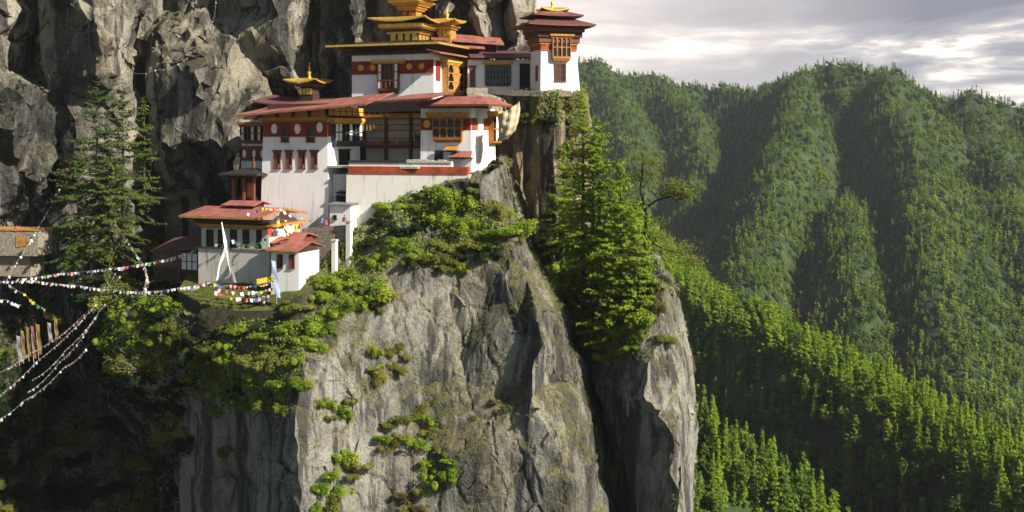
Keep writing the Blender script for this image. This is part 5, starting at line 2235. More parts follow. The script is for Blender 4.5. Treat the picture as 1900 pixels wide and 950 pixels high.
# ---------------------------------------------------------------- people
def person(base, h, yaw, robe, label, legs='cloth_black', seated=False, arm=0.3):
    """one continuous skinned body, with robe and hair as its children"""
    root = empty('person', base, yaw)
    tag(root, label, "person")
    k = h / 1.72
    if seated:
        J = [(0, 0, .12), (0, 0, .38), (0, 0.01, .58), (0, 0, .70), (0, -.01, .80), (0, -.02, .92),
             (.10, -.02, .10), (.18, -.42, .16), (.05, -.40, .04), (-.10, -.02, .10), (-.18, -.42, .16), (-.05, -.40, .04),
             (.19, 0, .60), (.25, -.06, .36), (.14, -.28, .24), (-.19, 0, .60), (-.25, -.06, .36), (-.14, -.28, .24)]
    else:
        J = [(0, 0, .92), (0, 0, 1.15), (0, .01, 1.36), (0, 0, 1.47), (0, -.01, 1.56), (0, -.015, 1.66),
             (.09, 0, .88), (.11, -.02, .48), (.12, .01, .06), (-.09, 0, .88), (-.11, .03, .48), (-.12, .05, .06),
             (.19, 0, 1.38), (.24, .02, 1.10), (.22, -.10 - arm * .3, .86), (-.19, 0, 1.38), (-.25, .03, 1.10), (-.23, -.08, .84)]
    E = [(0, 1), (1, 2), (2, 3), (3, 4), (4, 5), (0, 6), (6, 7), (7, 8), (0, 9), (9, 10), (10, 11), (2, 12), (12, 13), (13, 14), (2, 15), (15, 16), (16, 17)]
    rad = [.14, .14, .15, .06, .095, .085, .09, .062, .045, .09, .062, .045, .065, .05, .038, .065, .05, .038]
    me = bpy.data.meshes.new('body')
    me.from_pydata([tuple(c * k for c in p) for p in J], E, [])
    me.materials.append(M['skin'])
    o = bpy.data.objects.new('body', me)
    COL.objects.link(o)
    o.parent = root
    md = o.modifiers.new('skin', 'SKIN')
    for v, r_ in zip(me.skin_vertices[0].data, rad):
        v.radius = (r_ * k, r_ * k)
    me.skin_vertices[0].data[0].use_root = True
    md2 = o.modifiers.new('sub', 'SUBSURF')
    md2.levels = md2.render_levels = 1
    q = MB()
    if seated:
        q.lathe((0, -.12 * k, 0), [(.36 * k, 0), (.38 * k, .10 * k), (.27 * k, .24 * k), (.20 * k, .45 * k), (.22 * k, .60 * k), (.10 * k, .68 * k)], 12)
    else:
        q.lathe((0, 0, 0), [(.19 * k, .42 * k), (.21 * k, .60 * k), (.18 * k, 1.0 * k), (.20 * k, 1.28 * k), (.19 * k, 1.40 * k), (.08 * k, 1.48 * k)], 12)
    q.build('robe', M[robe], root, smooth=True)
    if not seated:
        q = MB()
        for sx, sy in ((.11, -.02), (-.11, .03)):
            q.lathe((sx * k, sy * k, 0), [(.07 * k, 0.02), (.075 * k, .30 * k), (.09 * k, .55 * k)], 8)
        q.build('trousers', M[legs], root, smooth=True)
    q = MB()
    zc = (.89 if seated else 1.63) * k
    q.lathe((0, .012 * k, zc), [(.10 * k, -.03 * k), (.108 * k, .03 * k), (.09 * k, .085 * k), (.04 * k, .12 * k)], 10)
    q.build('hair', M['black'], root, smooth=True)


bpy.context.view_layer.update()
_tb = BVHTree.FromPolygons([tuple(v.co) for v in TERRACE.data.vertices], [list(p.vertices) for p in TERRACE.data.polygons])


def on_terrace(px, py):
    h = _tb.ray_cast(Vector((0, 0, 0)), Vector(((px - HX) / F, 1.0, (HY - py) / F)).normalized())
    return h[0] if h[0] is not None else P(px, py, 147)


person(on_terrace(466, 566), 1.7, 0.4, 'cloth_black', "person in black standing left of the blue clad one on the terrace")
person(on_terrace(478, 568), 1.75, -0.3, 'cloth_blue', "person in dark blue standing on the terrace edge")
person(on_terrace(489, 569), 1.7, 0.2, 'cloth_faded', "person in pale grey standing right of the blue clad one")
person(on_terrace(499, 566), 1.6, -0.5, 'cloth_white', "person in white standing nearest the slanting blue banner")
person(P(31, 429, 168.4), 1.7, 0.3, 'cloth_red', "person in red leaning over the parapet of the stone balcony", seated=True)
person(P(604, 417, 154.6), 1.5, 0.5, 'cloth_red', "person in a red robe sitting at the corner of the small white hut", seated=True)
person(P(598, 414, 155), 1.6, -0.4, 'cloth_blue', "person in blue beside the seated red robed one near the hut", seated=True)
person(P(639, 411, 152.9), 1.6, 0.1, 'cloth_maroon', "person in maroon sitting left of the tall gate pier", seated=True)

# ---------------------------------------------------------------- plants
LIGHTWARD = np.array([0.62, -0.5, 0.6])


def leaf_quads(C, Nn, size, asp, r, jit=0.5):
    """rhombus leaves at C whose blades face along Nn (jittered)"""
    n = len(C)
    nn = Nn / (np.linalg.norm(Nn, axis=1)[:, None] + 1e-9) + r.normal(size=(n, 3)) * jit
    nn /= np.linalg.norm(nn, axis=1)[:, None] + 1e-9
    nn += LIGHTWARD * 0.75            # blades turn towards the light
    nn /= np.linalg.norm(nn, axis=1)[:, None] + 1e-9
    d = r.normal(size=(n, 3))
    d -= (d * nn).sum(1)[:, None] * nn
    d /= np.linalg.norm(d, axis=1)[:, None] + 1e-9
    u = np.cross(nn, d)
    s = (size * r.uniform(0.7, 1.3, n))[:, None]
    V = np.stack([C - d * s * 0.5, C + u * s * asp * 0.5, C + d * s * 0.5, C - u * s * asp * 0.5], 1).reshape(-1, 3)
    return V, np.arange(n * 4).reshape(n, 4)


def trunk_mb(H, r0, lean=(0, 0), limbs=(), seg=7, r=None):
    m = MB()
    pts = []
    for k in range(seg):
        f = k / (seg - 1)
        pts.append((lean[0] * f * f + 0.08 * math.sin(k * 2.1) * H * 0.02, lean[1] * f * f, H * f))
    m.tube(pts, [max(0.02, r0 * (1 - f) ** 0.8 + 0.015) for f in np.linspace(0, 1, seg)], 7)
    for a, b, c, rr in limbs:
        m.tube([a, b, c], [rr, rr * 0.7, rr * 0.25], 4)
    return m


def conifer(seed, H, W, start=0.14, whorl=0.62, nb=5, leaf=0.5, per=5, droop=0.25, asp=0.42, ragged=0.3, limbs=True, pw=0.85, spread=0.9):
    r = np.random.default_rng(seed)
    C, D, L = [], [], []
    z = H * start
    az = 0.0
    while z < H * 0.985:
        f = (z / H - start) / (1 - start)
        prof = W * (1 - f) ** pw * (0.62 + 0.38 * min(1, f * 4 + 0.35))
        for b in range(nb):
            az += 2.39996 + r.uniform(-0.35, 0.35)
            if r.random() < 0.12:
                continue
            Lb = prof * r.uniform(1 - ragged, 1 + ragged * 0.5) * (0.55 if r.random() < 0.15 else 1) + 0.15
            zz = z + r.uniform(-spread, spread) * whorl
            dh = np.array([math.cos(az), math.sin(az)])
            up = 0.25 * f - droop * (1 - f) + r.uniform(-0.22, 0.22)
            n = max(2, int(Lb / 0.36))
            tt = (np.arange(n) + 0.6) / n
            for t in tt:
                rad = Lb * t
                zc = zz + up * rad - 0.08 * droop * rad * rad / max(1, Lb) + 0.12 * t * t * Lb
                wid = 0.34 * Lb * (1.05 - t) * 0.55 + 0.12
                k = per if t > 0.3 else max(1, per // 2)
                lat = r.uniform(-1, 1, k) * wid
                px_ = dh[0] * rad - dh[1] * lat + r.normal(size=k) * 0.06
                py_ = dh[1] * rad + dh[0] * lat + r.normal(size=k) * 0.06
                pz = zc - np.abs(lat) * 0.25 + r.normal(size=k) * 0.07
                C.append(np.stack([px_, py_, pz], 1))
                sg = np.sign(lat)
                dd = np.stack([dh[0] * 0.75 - dh[1] * sg * 0.35, dh[1] * 0.75 + dh[0] * sg * 0.35, np.full(k, 0.75)], 1)
                D.append(dd)
            if limbs and Lb > 0.7:
                e = (dh[0] * Lb * 0.85, dh[1] * Lb * 0.85, zz + up * Lb * 0.85)
                L.append(((0, 0, zz), (dh[0] * Lb * 0.4, dh[1] * Lb * 0.4, zz + up * Lb * 0.4), e, 0.02 + 0.012 * Lb))
        z += whorl * r.uniform(0.75, 1.25) * (1 if f < 0.8 else 0.7)
    C, D = np.concatenate(C), np.concatenate(D)
    V, Fq = leaf_quads(C, D, leaf, asp, r, 0.42)
    # tint varies branch by branch
    tint = np.clip(0.5 + 0.35 * fbm(C / 1.6 + seed, 2) + r.normal(size=len(C)) * 0.16, 0, 1)
    return V, Fq, tint, L


def bush_np(seed, rx, rz, n=1400, leaf=0.24, clumps=16, asp=0.6, up=0.3):
    r = np.random.default_rng(seed)
    cc = r.normal(size=(clumps, 3))
    cc /= np.linalg.norm(cc, axis=1)[:, None]
    cc *= r.uniform(0.3, 1.0, clumps)[:, None]
    cc[:, 2] = np.abs(cc[:, 2]) * 0.9 + 0.05
    cr = r.uniform(0.14, 0.44, clumps)
    ct = r.uniform(0.2, 0.8, clumps)
    k = r.integers(0, clumps, n)
    v = r.normal(size=(n, 3))
    v /= np.linalg.norm(v, axis=1)[:, None]
    rad = r.uniform(0.15, 1, n) ** 0.5
    q = cc[k] + v * (cr[k] * rad)[:, None]
    C = q * np.array([rx, rx, rz])
    D = v + np.array([0, 0, up])
    V, Fq = leaf_quads(C, D, leaf, asp, r, 0.4)
    tint = np.clip(ct[k] + r.normal(size=n) * 0.16, 0, 1)
    return V, Fq, tint


# where plants can stand ---------------------------------------------------
def bvh_of(objs):
    V, Fp = [], []
    for o in objs:
        i = len(V)
        V += [tuple(o.matrix_world @ v.co) for v in o.data.vertices]
        Fp += [[i + k for k in p.vertices] for p in o.data.polygons]
    return BVHTree.FromPolygons(V, Fp)


bpy.context.view_layer.update()
TER = [o for o in COL.objects if o.name.startswith('terrace') and o.type == 'MESH' and o.get('kind') == 'structure']
BV = bvh_of([cliff, pillar, wall, gully] + TER)


def cast(px, py, bv=BV):
    d = Vector(((px - HX) / F, 1.0, (HY - py) / F)).normalized()
    h = bv.ray_cast(Vector((0, 0, 0)), d)
    return h[0], h[1]


def tree_thing(name, label, cat, group, loc, rz, sc, crown_me, trunk_me):
    root = empty(name, loc, rz)
    root.scale = (sc, sc, sc) if not isinstance(sc, (tuple, list)) else sc
    tag(root, label, cat, group)
    for nm, me in (('crown', crown_me), ('trunk', trunk_me)):
        o = bpy.data.objects.new(nm, me)
        COL.objects.link(o)
        o.parent = root
    return root


def conifer_data(seed, mat, bark, **kw):
    V, Fq, tint, L = conifer(seed, **kw)
    o = mesh_np('crown', V, Fq, mat, attr=tint, link=False)
    H = kw['H']
    t = trunk_mb(H * 0.97, H * 0.011 + 0.08, (0, 0), L)
    t.v = [v for v in t.v]
    to = t.build('trunk', bark)
    COL.objects.unlink(to)
    cm, tm = o.data, to.data
    bpy.data.objects.remove(o)
    bpy.data.objects.remove(to)
    return cm, tm


# tall trees on the right shoulder of the cliff
HERO = [(1082, 560, 168, 52, "tallest light green conifer, standing against the cliff below the corner tower"),
        (1112, 612, 214, 68, "broad light green conifer in the middle of the right hand grove"),
        (1045, 512, 268, 42, "slim conifer nearest the streaked rock buttress"),
        (1152, 600, 292, 62, "wide light green conifer at the right of the grove"),
        (1178, 590, 372, 46, "short bushy conifer at the outer right of the grove"),
        (1134, 646, 432, 58, "low broad conifer at the foot of the grove"),
        (1100, 545, 238, 52, "conifer behind the two tallest ones of the grove"),
        (1068, 590, 400, 46, "small conifer low at the left foot of the grove"),
        (1196, 570, 440, 36, "smallest conifer beside the twisted tree")]
for k, (bx, by, ty, hw, lab) in enumerate(HERO):
    loc, no = cast(bx, by)
    if loc is None:
        loc = P(bx, by, 300)
    Y = loc.y
    H = (by - ty) * Y / F
    W = hw * Y / F * 1.2
    cm, tm = conifer_data(100 + k, M['leaf_larch'], M['bark'], H=H, W=W, start=0.27 if H > 18 else 0.06, whorl=0.62, nb=6, leaf=0.52, per=4, droop=0.3, asp=0.42, ragged=0.5, pw=0.62, spread=2.0)
    tree_thing('conifer_tree', lab, 'tree', "conifers on the cliff shoulder", loc - Vector((0, -0.3, 0.5)), 0.0, 1.0, cm, tm)

# dark conifers before the mountain face; two get darker needles as painted-in shade
DARK = [(180, 470, 152, 66, 171, "tallest dark conifer at left before the mountain face"),
        (228, 455, 172, 58, 170, "dark conifer right of the tallest one, leaning over the ravine"),
        (146, 480, 268, 44, 168, "lower dark conifer left of the tall pair"),
        (205, 475, 290, 56, 166, "short broad conifer at the foot of the tall pair"),
        (268, 400, 190, 26, 176, "thin olive conifer close to the boulders")]
for k, (bx, by, ty, hw, Y, lab) in enumerate(DARK):
    H = (by - ty) * Y / F
    W = hw * Y / F * 1.35
    cm, tm = conifer_data(200 + k, M['leaf_conifer' if k in (0, 2) else 'leaf_pine'], M['bark_pale'] if k < 1 else M['bark'], H=H, W=W, start=0.2 if k < 2 else 0.05, whorl=0.75, nb=5, leaf=0.52, per=5, droop=0.42, asp=0.42, ragged=0.7, pw=0.6, spread=2.0)
    tree_thing('conifer_tree', lab, 'tree', "dark conifers before the mountain face", P(bx, by, Y), 0.0, 1.0, cm, tm)


def twisted_tree():
    base, _ = cast(1200, 500)
    base = base if base is not None else P(1200, 500, 153)
    Y = base.y
    root = empty('twisted_tree', base)
    tag(root, "gnarled sparse tree with a long limb reaching right over the valley", "tree")
    q = lambda x, y, dy=0: P(x, y, Y + dy) - base
    m = MB()
    paths = [([(1200, 500, 0), (1196, 450, 0.5), (1199, 400, 0.8), (1188, 350, 0.6), (1193, 310, 1), (1190, 275, 1)], [.30, .24, .2, .15, .1, .03]),
             ([(1199, 385, .8), (1218, 372, 0), (1240, 366, -.6), (1262, 352, -1), (1275, 345, -1)], [.16, .13, .1, .07, .03]),
             ([(1240, 366, -.6), (1256, 372, -1), (1272, 366, -1.4)], [.07, .05, .02]),
             ([(1197, 430, .5), (1212, 452, -.3), (1232, 462, -.8), (1262, 470, -1), (1285, 488, -1.2)], [.14, .12, .1, .07, .03]),
             ([(1193, 350, .6), (1205, 330, .2), (1214, 318, 0)], [.08, .05, .02]), ([(1191, 325, .8), (1180, 312, .6)], [.06, .02]),
             ([(1199, 405, .8), (1180, 392, 1.5), (1172, 380, 1.8)], [.09, .06, .02])]
    for pts, rr in paths:
        m.tube([q(*p) for p in pts], rr, 6)
    m.build('trunk', M['black'], root)
    r = np.random.default_rng(5)
    C = []
    for x, y, dy, s, n in ((1258, 352, -1, 1.5, 660), (1272, 360, -1, 1.1, 480), (1240, 358, -.6, 1.1, 300), (1205, 322, .3, 1.2, 320), (1192, 290, 1, 1.2, 320), (1212, 300, 0, 1.0, 220),
                           (1182, 380, 1.5, 1.2, 320), (1225, 440, -.5, 1.3, 280), (1262, 462, -1, 1.6, 520), (1284, 485, -1.2, 1.3, 420), (1210, 410, 0, 1.3, 300), (1182, 330, 1, 1.0, 220), (1245, 340, -.8, 1.1, 280)):
        C.append(np.array(q(x, y, dy)) + r.normal(size=(n, 3)) * np.array([s, s * 0.8, s * 0.5]) * 0.7)
    C = np.concatenate(C)
    V, Fq = leaf_quads(C, np.tile(np.array([0.1, -0.4, 0.8]), (len(C), 1)), 0.32, 0.5, r, 0.6)
    mesh_np('crown', V, Fq, M['leaf_olive'], root, attr=np.clip(r.normal(0.35, 0.2, len(C)), 0, 1))


twisted_tree()

# bushes -------------------------------------------------------------------
BUSH = {}
for mk in ('leaf_bright', 'leaf_olive', 'leaf_dry', 'leaf_dark'):
    for v in range(6):
        V, Fq, tint = bush_np(300 + v * 7 + len(mk), 1.0, (1.0, 0.8, 1.15, 0.7, 0.9, 1.3)[v], n=3800, leaf=0.115, clumps=(15, 20, 12, 18, 9, 26)[v], asp=0.6)
        o = mesh_np('shrub', V, Fq, M[mk], attr=tint, link=False)
        BUSH[(mk, v)] = o.data
        bpy.data.objects.remove(o)


def inside(poly, x, y):
    c = False
    for (x0, y0), (x1, y1) in zip(poly, poly[1:] + poly[:1]):
        if (y0 > y) != (y1 > y) and x < (x1 - x0) * (y - y0) / (y1 - y0) + x0:
            c = not c
    return c


CW = {'leaf_bright': 'bright green', 'leaf_olive': 'olive green', 'leaf_dry': 'brownish dry', 'leaf_dark': 'dark green'}
br = random.Random(42)


def thicket(poly, n, r0, r1, mix, where, group, sink=0.3, flat=1.0):
    xs_ = [p[0] for p in poly]
    ys_ = [p[1] for p in poly]
    pts = []
    tries = 0
    while len(pts) < n and tries < n * 60:
        tries += 1
        x, y = br.uniform(min(xs_), max(xs_)), br.uniform(min(ys_), max(ys_))
        if not inside(poly, x, y):
            continue
        rr = br.uniform(r0, r1)
        if any((x - a) ** 2 + (y - c) ** 2 < (0.55 * (rr + d)) ** 2 for a, c, d in pts):
            continue
        pts.append((x, y, rr))
    for x, y, rr in pts:
        loc, no = cast(x, y + rr * 0.3)
        if loc is None:
            continue
        s = rr * loc.y / F
        mk = br.choice(mix)
        o = bpy.data.objects.new('shrub', BUSH[(mk, br.randrange(6))])
        COL.objects.link(o)
        o.location = loc - Vector((0, -0.15 * s, sink * s)) + Vector(no) * 0.1
        o.rotation_euler = (br.uniform(-0.25, 0.25), br.uniform(-0.25, 0.25), br.uniform(-0.7, 0.7))
        o.scale = (s * br.uniform(0.85, 1.4), s * br.uniform(0.85, 1.2), s * br.uniform(0.65, 1.25) * flat)
        tag(o, "%s shrub %s" % (CW[mk], where), "shrub", group)


B_, O_, D_, K_ = 'leaf_bright', 'leaf_olive', 'leaf_dry', 'leaf_dark'
thicket([(650, 410), (700, 372), (760, 345), (830, 335), (880, 372), (950, 385), (960, 430), (900, 470), (845, 480), (760, 470), (690, 478), (648, 470)], 36, 22, 40, [B_, B_, O_, B_, K_],
        "in the thicket under the white retaining wall", "shrubs under the retaining wall")
thicket([(790, 322), (850, 318), (875, 345), (830, 370), (775, 372), (760, 350)], 7, 18, 28, [O_, D_, O_], "climbing the stained foot of the retaining wall", "shrubs at the wall foot")
thicket([(845, 440), (930, 440), (910, 475), (850, 500), (790, 500), (740, 470)], 10, 16, 26, [O_, B_, O_], "hanging over the top of the grey rock face", "shrubs over the rock face")
thicket([(520, 560), (590, 520), (620, 480), (700, 480), (720, 520), (680, 560), (640, 590), (590, 640), (540, 640), (510, 600)], 28, 19, 34, [B_, B_, B_, O_], "on the green slope right of the grass terrace", "shrubs right of the terrace")
thicket([(640, 540), (720, 520), (725, 560), (650, 600)], 5, 14, 22, [O_, D_], "fringing the rock right of the green slope", "dry shrubs at the slope edge")
thicket([(370, 640), (430, 600), (500, 590), (555, 600), (560, 680), (545, 750), (480, 760), (420, 770), (370, 750), (350, 700)], 28, 20, 36, [B_, O_, B_, O_, K_], "on the rock shoulder below the grass terrace", "shrubs below the terrace")
thicket([(490, 640), (555, 640), (560, 740), (500, 760)], 6, 16, 26, [D_, O_], "at the brown edge of the rock shoulder", "dry shrubs on the rock shoulder")
thicket([(218, 560), (310, 556), (325, 600), (320, 660), (270, 690), (210, 680), (198, 625)], 16, 18, 30, [B_, O_, B_], "in the clump left of the terrace wall", "shrubs left of the terrace")
thicket([(330, 585), (420, 592), (500, 585), (420, 615), (340, 640)], 6, 14, 22, [K_, O_], "in the shade under the terrace edge", "shaded shrubs under the terrace")
thicket([(-10, 640), (40, 690), (50, 780), (30, 900), (40, 960), (-20, 960)], 14, 24, 42, [O_, K_, K_], "along the left edge of the ravine", "shrubs at the left edge")
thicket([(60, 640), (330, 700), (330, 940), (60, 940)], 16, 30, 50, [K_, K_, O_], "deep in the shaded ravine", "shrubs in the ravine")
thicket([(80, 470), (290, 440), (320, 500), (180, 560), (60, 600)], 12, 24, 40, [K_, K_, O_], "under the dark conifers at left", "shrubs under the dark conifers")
thicket([(100, 300), (160, 290), (170, 420), (110, 420)], 5, 20, 32, [O_, D_], "against the dark rock left of the conifers", "shrubs left of the conifers")
thicket([(690, 650), (745, 635), (750, 680), (705, 700)], 7, 14, 24, [O_, O_, B_], "in the niche of the pale rock face", "shrubs in the rock niche")
thicket([(595, 740), (650, 735), (650, 770), (605, 780)], 5, 13, 22, [O_, B_], "on the left ledge of the pale rock face", "shrubs on the left rock ledge")
thicket([(690, 790), (750, 760), (800, 740), (800, 800), (740, 830), (695, 830)], 9, 16, 26, [B_, O_, O_], "on the sloping ledge in the middle of the rock face", "shrubs on the middle ledge")
thicket([(600, 860), (660, 830), (670, 870), (620, 940), (570, 940)], 10, 18, 28, [B_, O_, O_], "on the lower left ledges of the rock face", "shrubs on the lower left ledges")
thicket([(775, 840), (830, 825), (850, 870), (800, 890)], 6, 17, 27, [B_, B_, O_], "on the ledge low in the middle of the rock face", "shrubs on the lower ledge")
thicket([(740, 910), (780, 905), (790, 950), (735, 955)], 5, 15, 22, [O_, D_], "at the bottom edge of the rock face", "shrubs at the bottom")
thicket([(910, 738), (960, 742), (1010, 758), (1005, 772), (940, 765), (905, 758)], 8, 8, 12, [O_, D_], "on the narrow grassy ledge of the grey face", "shrubs on the narrow ledge", 0.5, 0.6)
thicket([(1115, 850), (1150, 860), (1160, 890), (1125, 900)], 4, 14, 22, [O_, D_], "in the dark cleft right of the grey face", "shrubs in the cleft")
thicket([(990, 430), (1060, 450), (1090, 540), (1060, 570), (1020, 540)], 12, 20, 34, [B_, B_, O_], "at the left foot of the conifer grove", "shrubs at the grove's left foot")
thicket([(1060, 570), (1200, 560), (1205, 620), (1180, 660), (1110, 660), (1075, 630)], 16, 19, 32, [B_, B_, O_], "around the trunks of the conifer grove", "shrubs among the grove")
thicket([(1200, 500), (1240, 540), (1250, 600), (1210, 650), (1190, 620)], 6, 14, 20, [D_, O_], "on the rounded top of the right rock", "dry shrubs on the right rock")
thicket([(1205, 465), (1260, 470), (1275, 520), (1235, 500)], 5, 14, 20, [O_, B_], "behind the rounded right rock", "shrubs behind the right rock")
thicket([(1000, 180), (1060, 172), (1085, 200), (1060, 480), (1010, 235), (960, 215), (955, 185)], 14, 16, 26, [D_, O_, K_, O_], "hanging from the ledge under the corner tower", "shrubs under the tower")
thicket([(570, 505), (645, 458), (662, 480), (590, 530)], 8, 14, 24, [B_, B_, O_], "at the foot of the garden wall and its white piers", "shrubs at the piers")
thicket([(300, 600), (355, 610), (350, 800), (330, 950), (295, 950)], 9, 22, 38, [K_, K_, O_], "on the shaded left edge of the rock shoulder", "shrubs on the shaded edge")
thicket([(940, 410), (965, 420), (975, 450), (950, 445)], 4, 12, 18, [O_, B_], "on the ridge right of the retaining wall", "shrubs on the ridge")
thicket([(480, 100), (600, 95), (640, 130), (560, 300), (470, 320)], 6, 9, 14, [D_], "on the cliff above the gilded shrine", "dry shrubs on the cliff", 0.5, 0.6)


def twig_bush():
    base, _ = cast(262, 690)
    root = empty('twig_bush', base)
    tag(root, "open bush of long pale bare twigs left of the terrace wall", "bush")
    r = np.random.default_rng(9)
    m = MB()
    C = []
    for k in range(70):
        a = r.uniform(-2.8, 0.4)
        el = r.uniform(0.15, 1.4)
        L = r.uniform(2.5, 6.0)
        d = np.array([math.cos(a) * math.cos(el), math.sin(a) * math.cos(el), math.sin(el)])
        if k % 2:
            d[0] = -abs(d[0])
        p1 = d * L * 0.5
        p2 = d * L + np.array([0, 0, -0.05 * L * L * 0.3])
        m.tube([(0, 0, 0), tuple(p1), tuple(p2)], [0.05, 0.03, 0.012], 4)
        for t in r.uniform(0.5, 1.0, 14):
            C.append(p1 * (1 - t) + p2 * t + r.normal(size=3) * 0.18)
    m.build('twigs'.replace('twigs', 'twig_mass'), M['bark_pale'], root)
    C = np.array(C)
    V, Fq = leaf_quads(C, np.tile(np.array([0.1, -0.4, 0.8]), (len(C), 1)), 0.24, 0.5, r, 0.6)
    mesh_np('foliage', V, Fq, M['leaf_olive'], root, attr=np.clip(r.normal(0.6, 0.2, len(C)), 0, 1))


twig_bush()


# grass and moss tufts on the lying-back rock, one mass
def rock_grass():
    r = np.random.default_rng(31)
    Cs, Ds = [], []
    for o, dens, zmin in ((cliff, 1.5, 0.26), (pillar, 0.5, 0.5), (wall, 0.16, 0.40)):
        me = o.data
        n = len(me.polygons)
        ce = np.zeros(n * 3)
        no = np.zeros(n * 3)
        ar = np.zeros(n)
        me.polygons.foreach_get('center', ce)
        me.polygons.foreach_get('normal', no)
        me.polygons.foreach_get('area', ar)
        ce, no = ce.reshape(-1, 3), no.reshape(-1, 3)
        sgn = -1 if (no[:, 1].mean() > 0) else 1
        no = no * sgn
        k = fbm(ce / 4.5 + 7, 3) + 0.9 * (no[:, 2] - zmin)
        py = HY - ce[:, 2] * F / ce[:, 1]
        ok = (no[:, 2] > zmin - 0.12) & (k > 0.10) & (no[:, 1] < 0.3) & (py < 1000)
        idx = np.nonzero(ok)[0]
        cnt = r.poisson(np.clip(ar[idx] * 26 * dens, 0, 9))
        idx = np.repeat(idx, cnt)
        c = ce[idx] + r.normal(size=(len(idx), 3)) * 0.16 + no[idx] * 0.08
        Cs.append(c)
        Ds.append(no[idx] * 0.7 + np.array([0, -0.2, 0.4]))
    # the lawn
    for p in TERRACE.data.polygons:
        if len(p.vertices) != 3:
            continue
        a, b_, c_ = [np.array(TERRACE.data.vertices[v].co) for v in p.vertices]
        n = int(p.area * 80)
        u, v = r.uniform(size=(2, n))
        u, v = np.where(u + v > 1, 1 - u, u), np.where(u + v > 1, 1 - v, v)
        Cs.append(a + (b_ - a) * u[:, None] + (c_ - a) * v[:, None] + np.array([0, 0, 0.08]))
        Ds.append(np.tile(np.array([0, -0.3, 0.8]), (n, 1)))
    C, D = np.concatenate(Cs), np.concatenate(Ds)
    V, Fq = leaf_quads(C, D, 0.19, 0.3, r, 0.5)
    o = mesh_np('grass', V, Fq, M['leaf_grass'], attr=np.clip(0.4 + 0.4 * fbm(C / 3, 2) + r.normal(size=len(C)) * 0.15, 0, 1))
    tag(o, "dry and green grass tufts on the rock ledges and terrace", "grass", kind='stuff')


rock_grass()


def cover(name, label, objs, polys, mat, per_m2, leaf, thick, seed, bias=0.1):
    """leafy ground cover on the rock inside the given picture outlines, one mass"""
    r = np.random.default_rng(seed)
    Cs, Ns = [], []
    for o in objs:
        me = o.data
        n = len(me.polygons)
        ce, no, ar = np.zeros(n * 3), np.zeros(n * 3), np.zeros(n)
        me.polygons.foreach_get('center', ce)
        me.polygons.foreach_get('normal', no)
        me.polygons.foreach_get('area', ar)
        ce, no = ce.reshape(-1, 3), no.reshape(-1, 3)
        if no[:, 1].mean() > 0:
            no = -no
        px = HX + ce[:, 0] * F / ce[:, 1]
        py = HY - ce[:, 2] * F / ce[:, 1]
        ins = np.zeros(n, dtype=bool)
        for poly in polys:
            c = np.zeros(n, dtype=bool)
            for (x0, y0), (x1, y1) in zip(poly, poly[1:] + poly[:1]):
                if y0 == y1:
                    continue
                c ^= ((y0 > py) != (y1 > py)) & (px < (x1 - x0) * (py - y0) / (y1 - y0) + x0)
            ins |= c
        k = fbm(ce / 3.2 + seed, 3)
        idx = np.nonzero(ins & (k > -bias) & (no[:, 1] < 0.5))[0]
        idx = np.repeat(idx, r.poisson(ar[idx] * per_m2))
        h = thick * np.clip(0.5 + fbm(ce[idx] / 1.7 + 3 * seed, 2), 0.1, 1.4) * r.uniform(0.1, 1, len(idx))
        Cs.append(ce[idx] + r.normal(size=(len(idx), 3)) * 0.22 + (no[idx] * 0.5 + np.array([0, -0.1, 0.6])) * h[:, None])
        Ns.append(no[idx])
    C, Nn = np.concatenate(Cs), np.concatenate(Ns)
    V, Fq = leaf_quads(C, Nn * 0.6 + np.array([0, 0, 0.5]), leaf, 0.6, r, 0.7)
    o = mesh_np(name, V, Fq, mat, attr=np.clip(0.5 + 0.45 * fbm(C / 2.4 + seed, 3) + r.normal(size=len(C)) * 0.15, 0, 1))
    tag(o, label, "ground cover", kind='stuff')


cover('ground_cover', "low green growth on the slopes of the cliff", [cliff, pillar],
      [[(648, 415), (700, 372), (760, 345), (840, 350), (880, 372), (955, 390), (960, 425), (900, 462), (845, 475), (760, 465), (690, 475), (648, 470)],
       [(510, 565), (590, 520), (620, 470), (700, 470), (720, 520), (680, 560), (640, 590), (590, 630), (540, 640), (500, 600)],
       [(365, 640), (430, 596), (520, 580), (560, 610), (560, 690), (530, 750), (480, 760), (420, 765), (360, 740), (345, 690)],
       [(985, 425), (1060, 450), (1200, 560), (1205, 620), (1180, 655), (1105, 650), (1060, 580), (1020, 530)],
       [(205, 565), (325, 552), (330, 640), (300, 700), (210, 690), (190, 625)],
       [(965, 172), (1080, 168), (1085, 205), (1050, 235), (1000, 225)]], M['leaf_bright'], 16, 0.34, 0.9, 5, 0.28)
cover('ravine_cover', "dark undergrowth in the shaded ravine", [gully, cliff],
      [[(-60, 470), (330, 440), (330, 580), (335, 960), (-60, 960)], [(330, 585), (500, 590), (420, 620), (360, 720), (330, 760)]], M['leaf_dark'], 7, 0.5, 1.4, 9, 0.25)


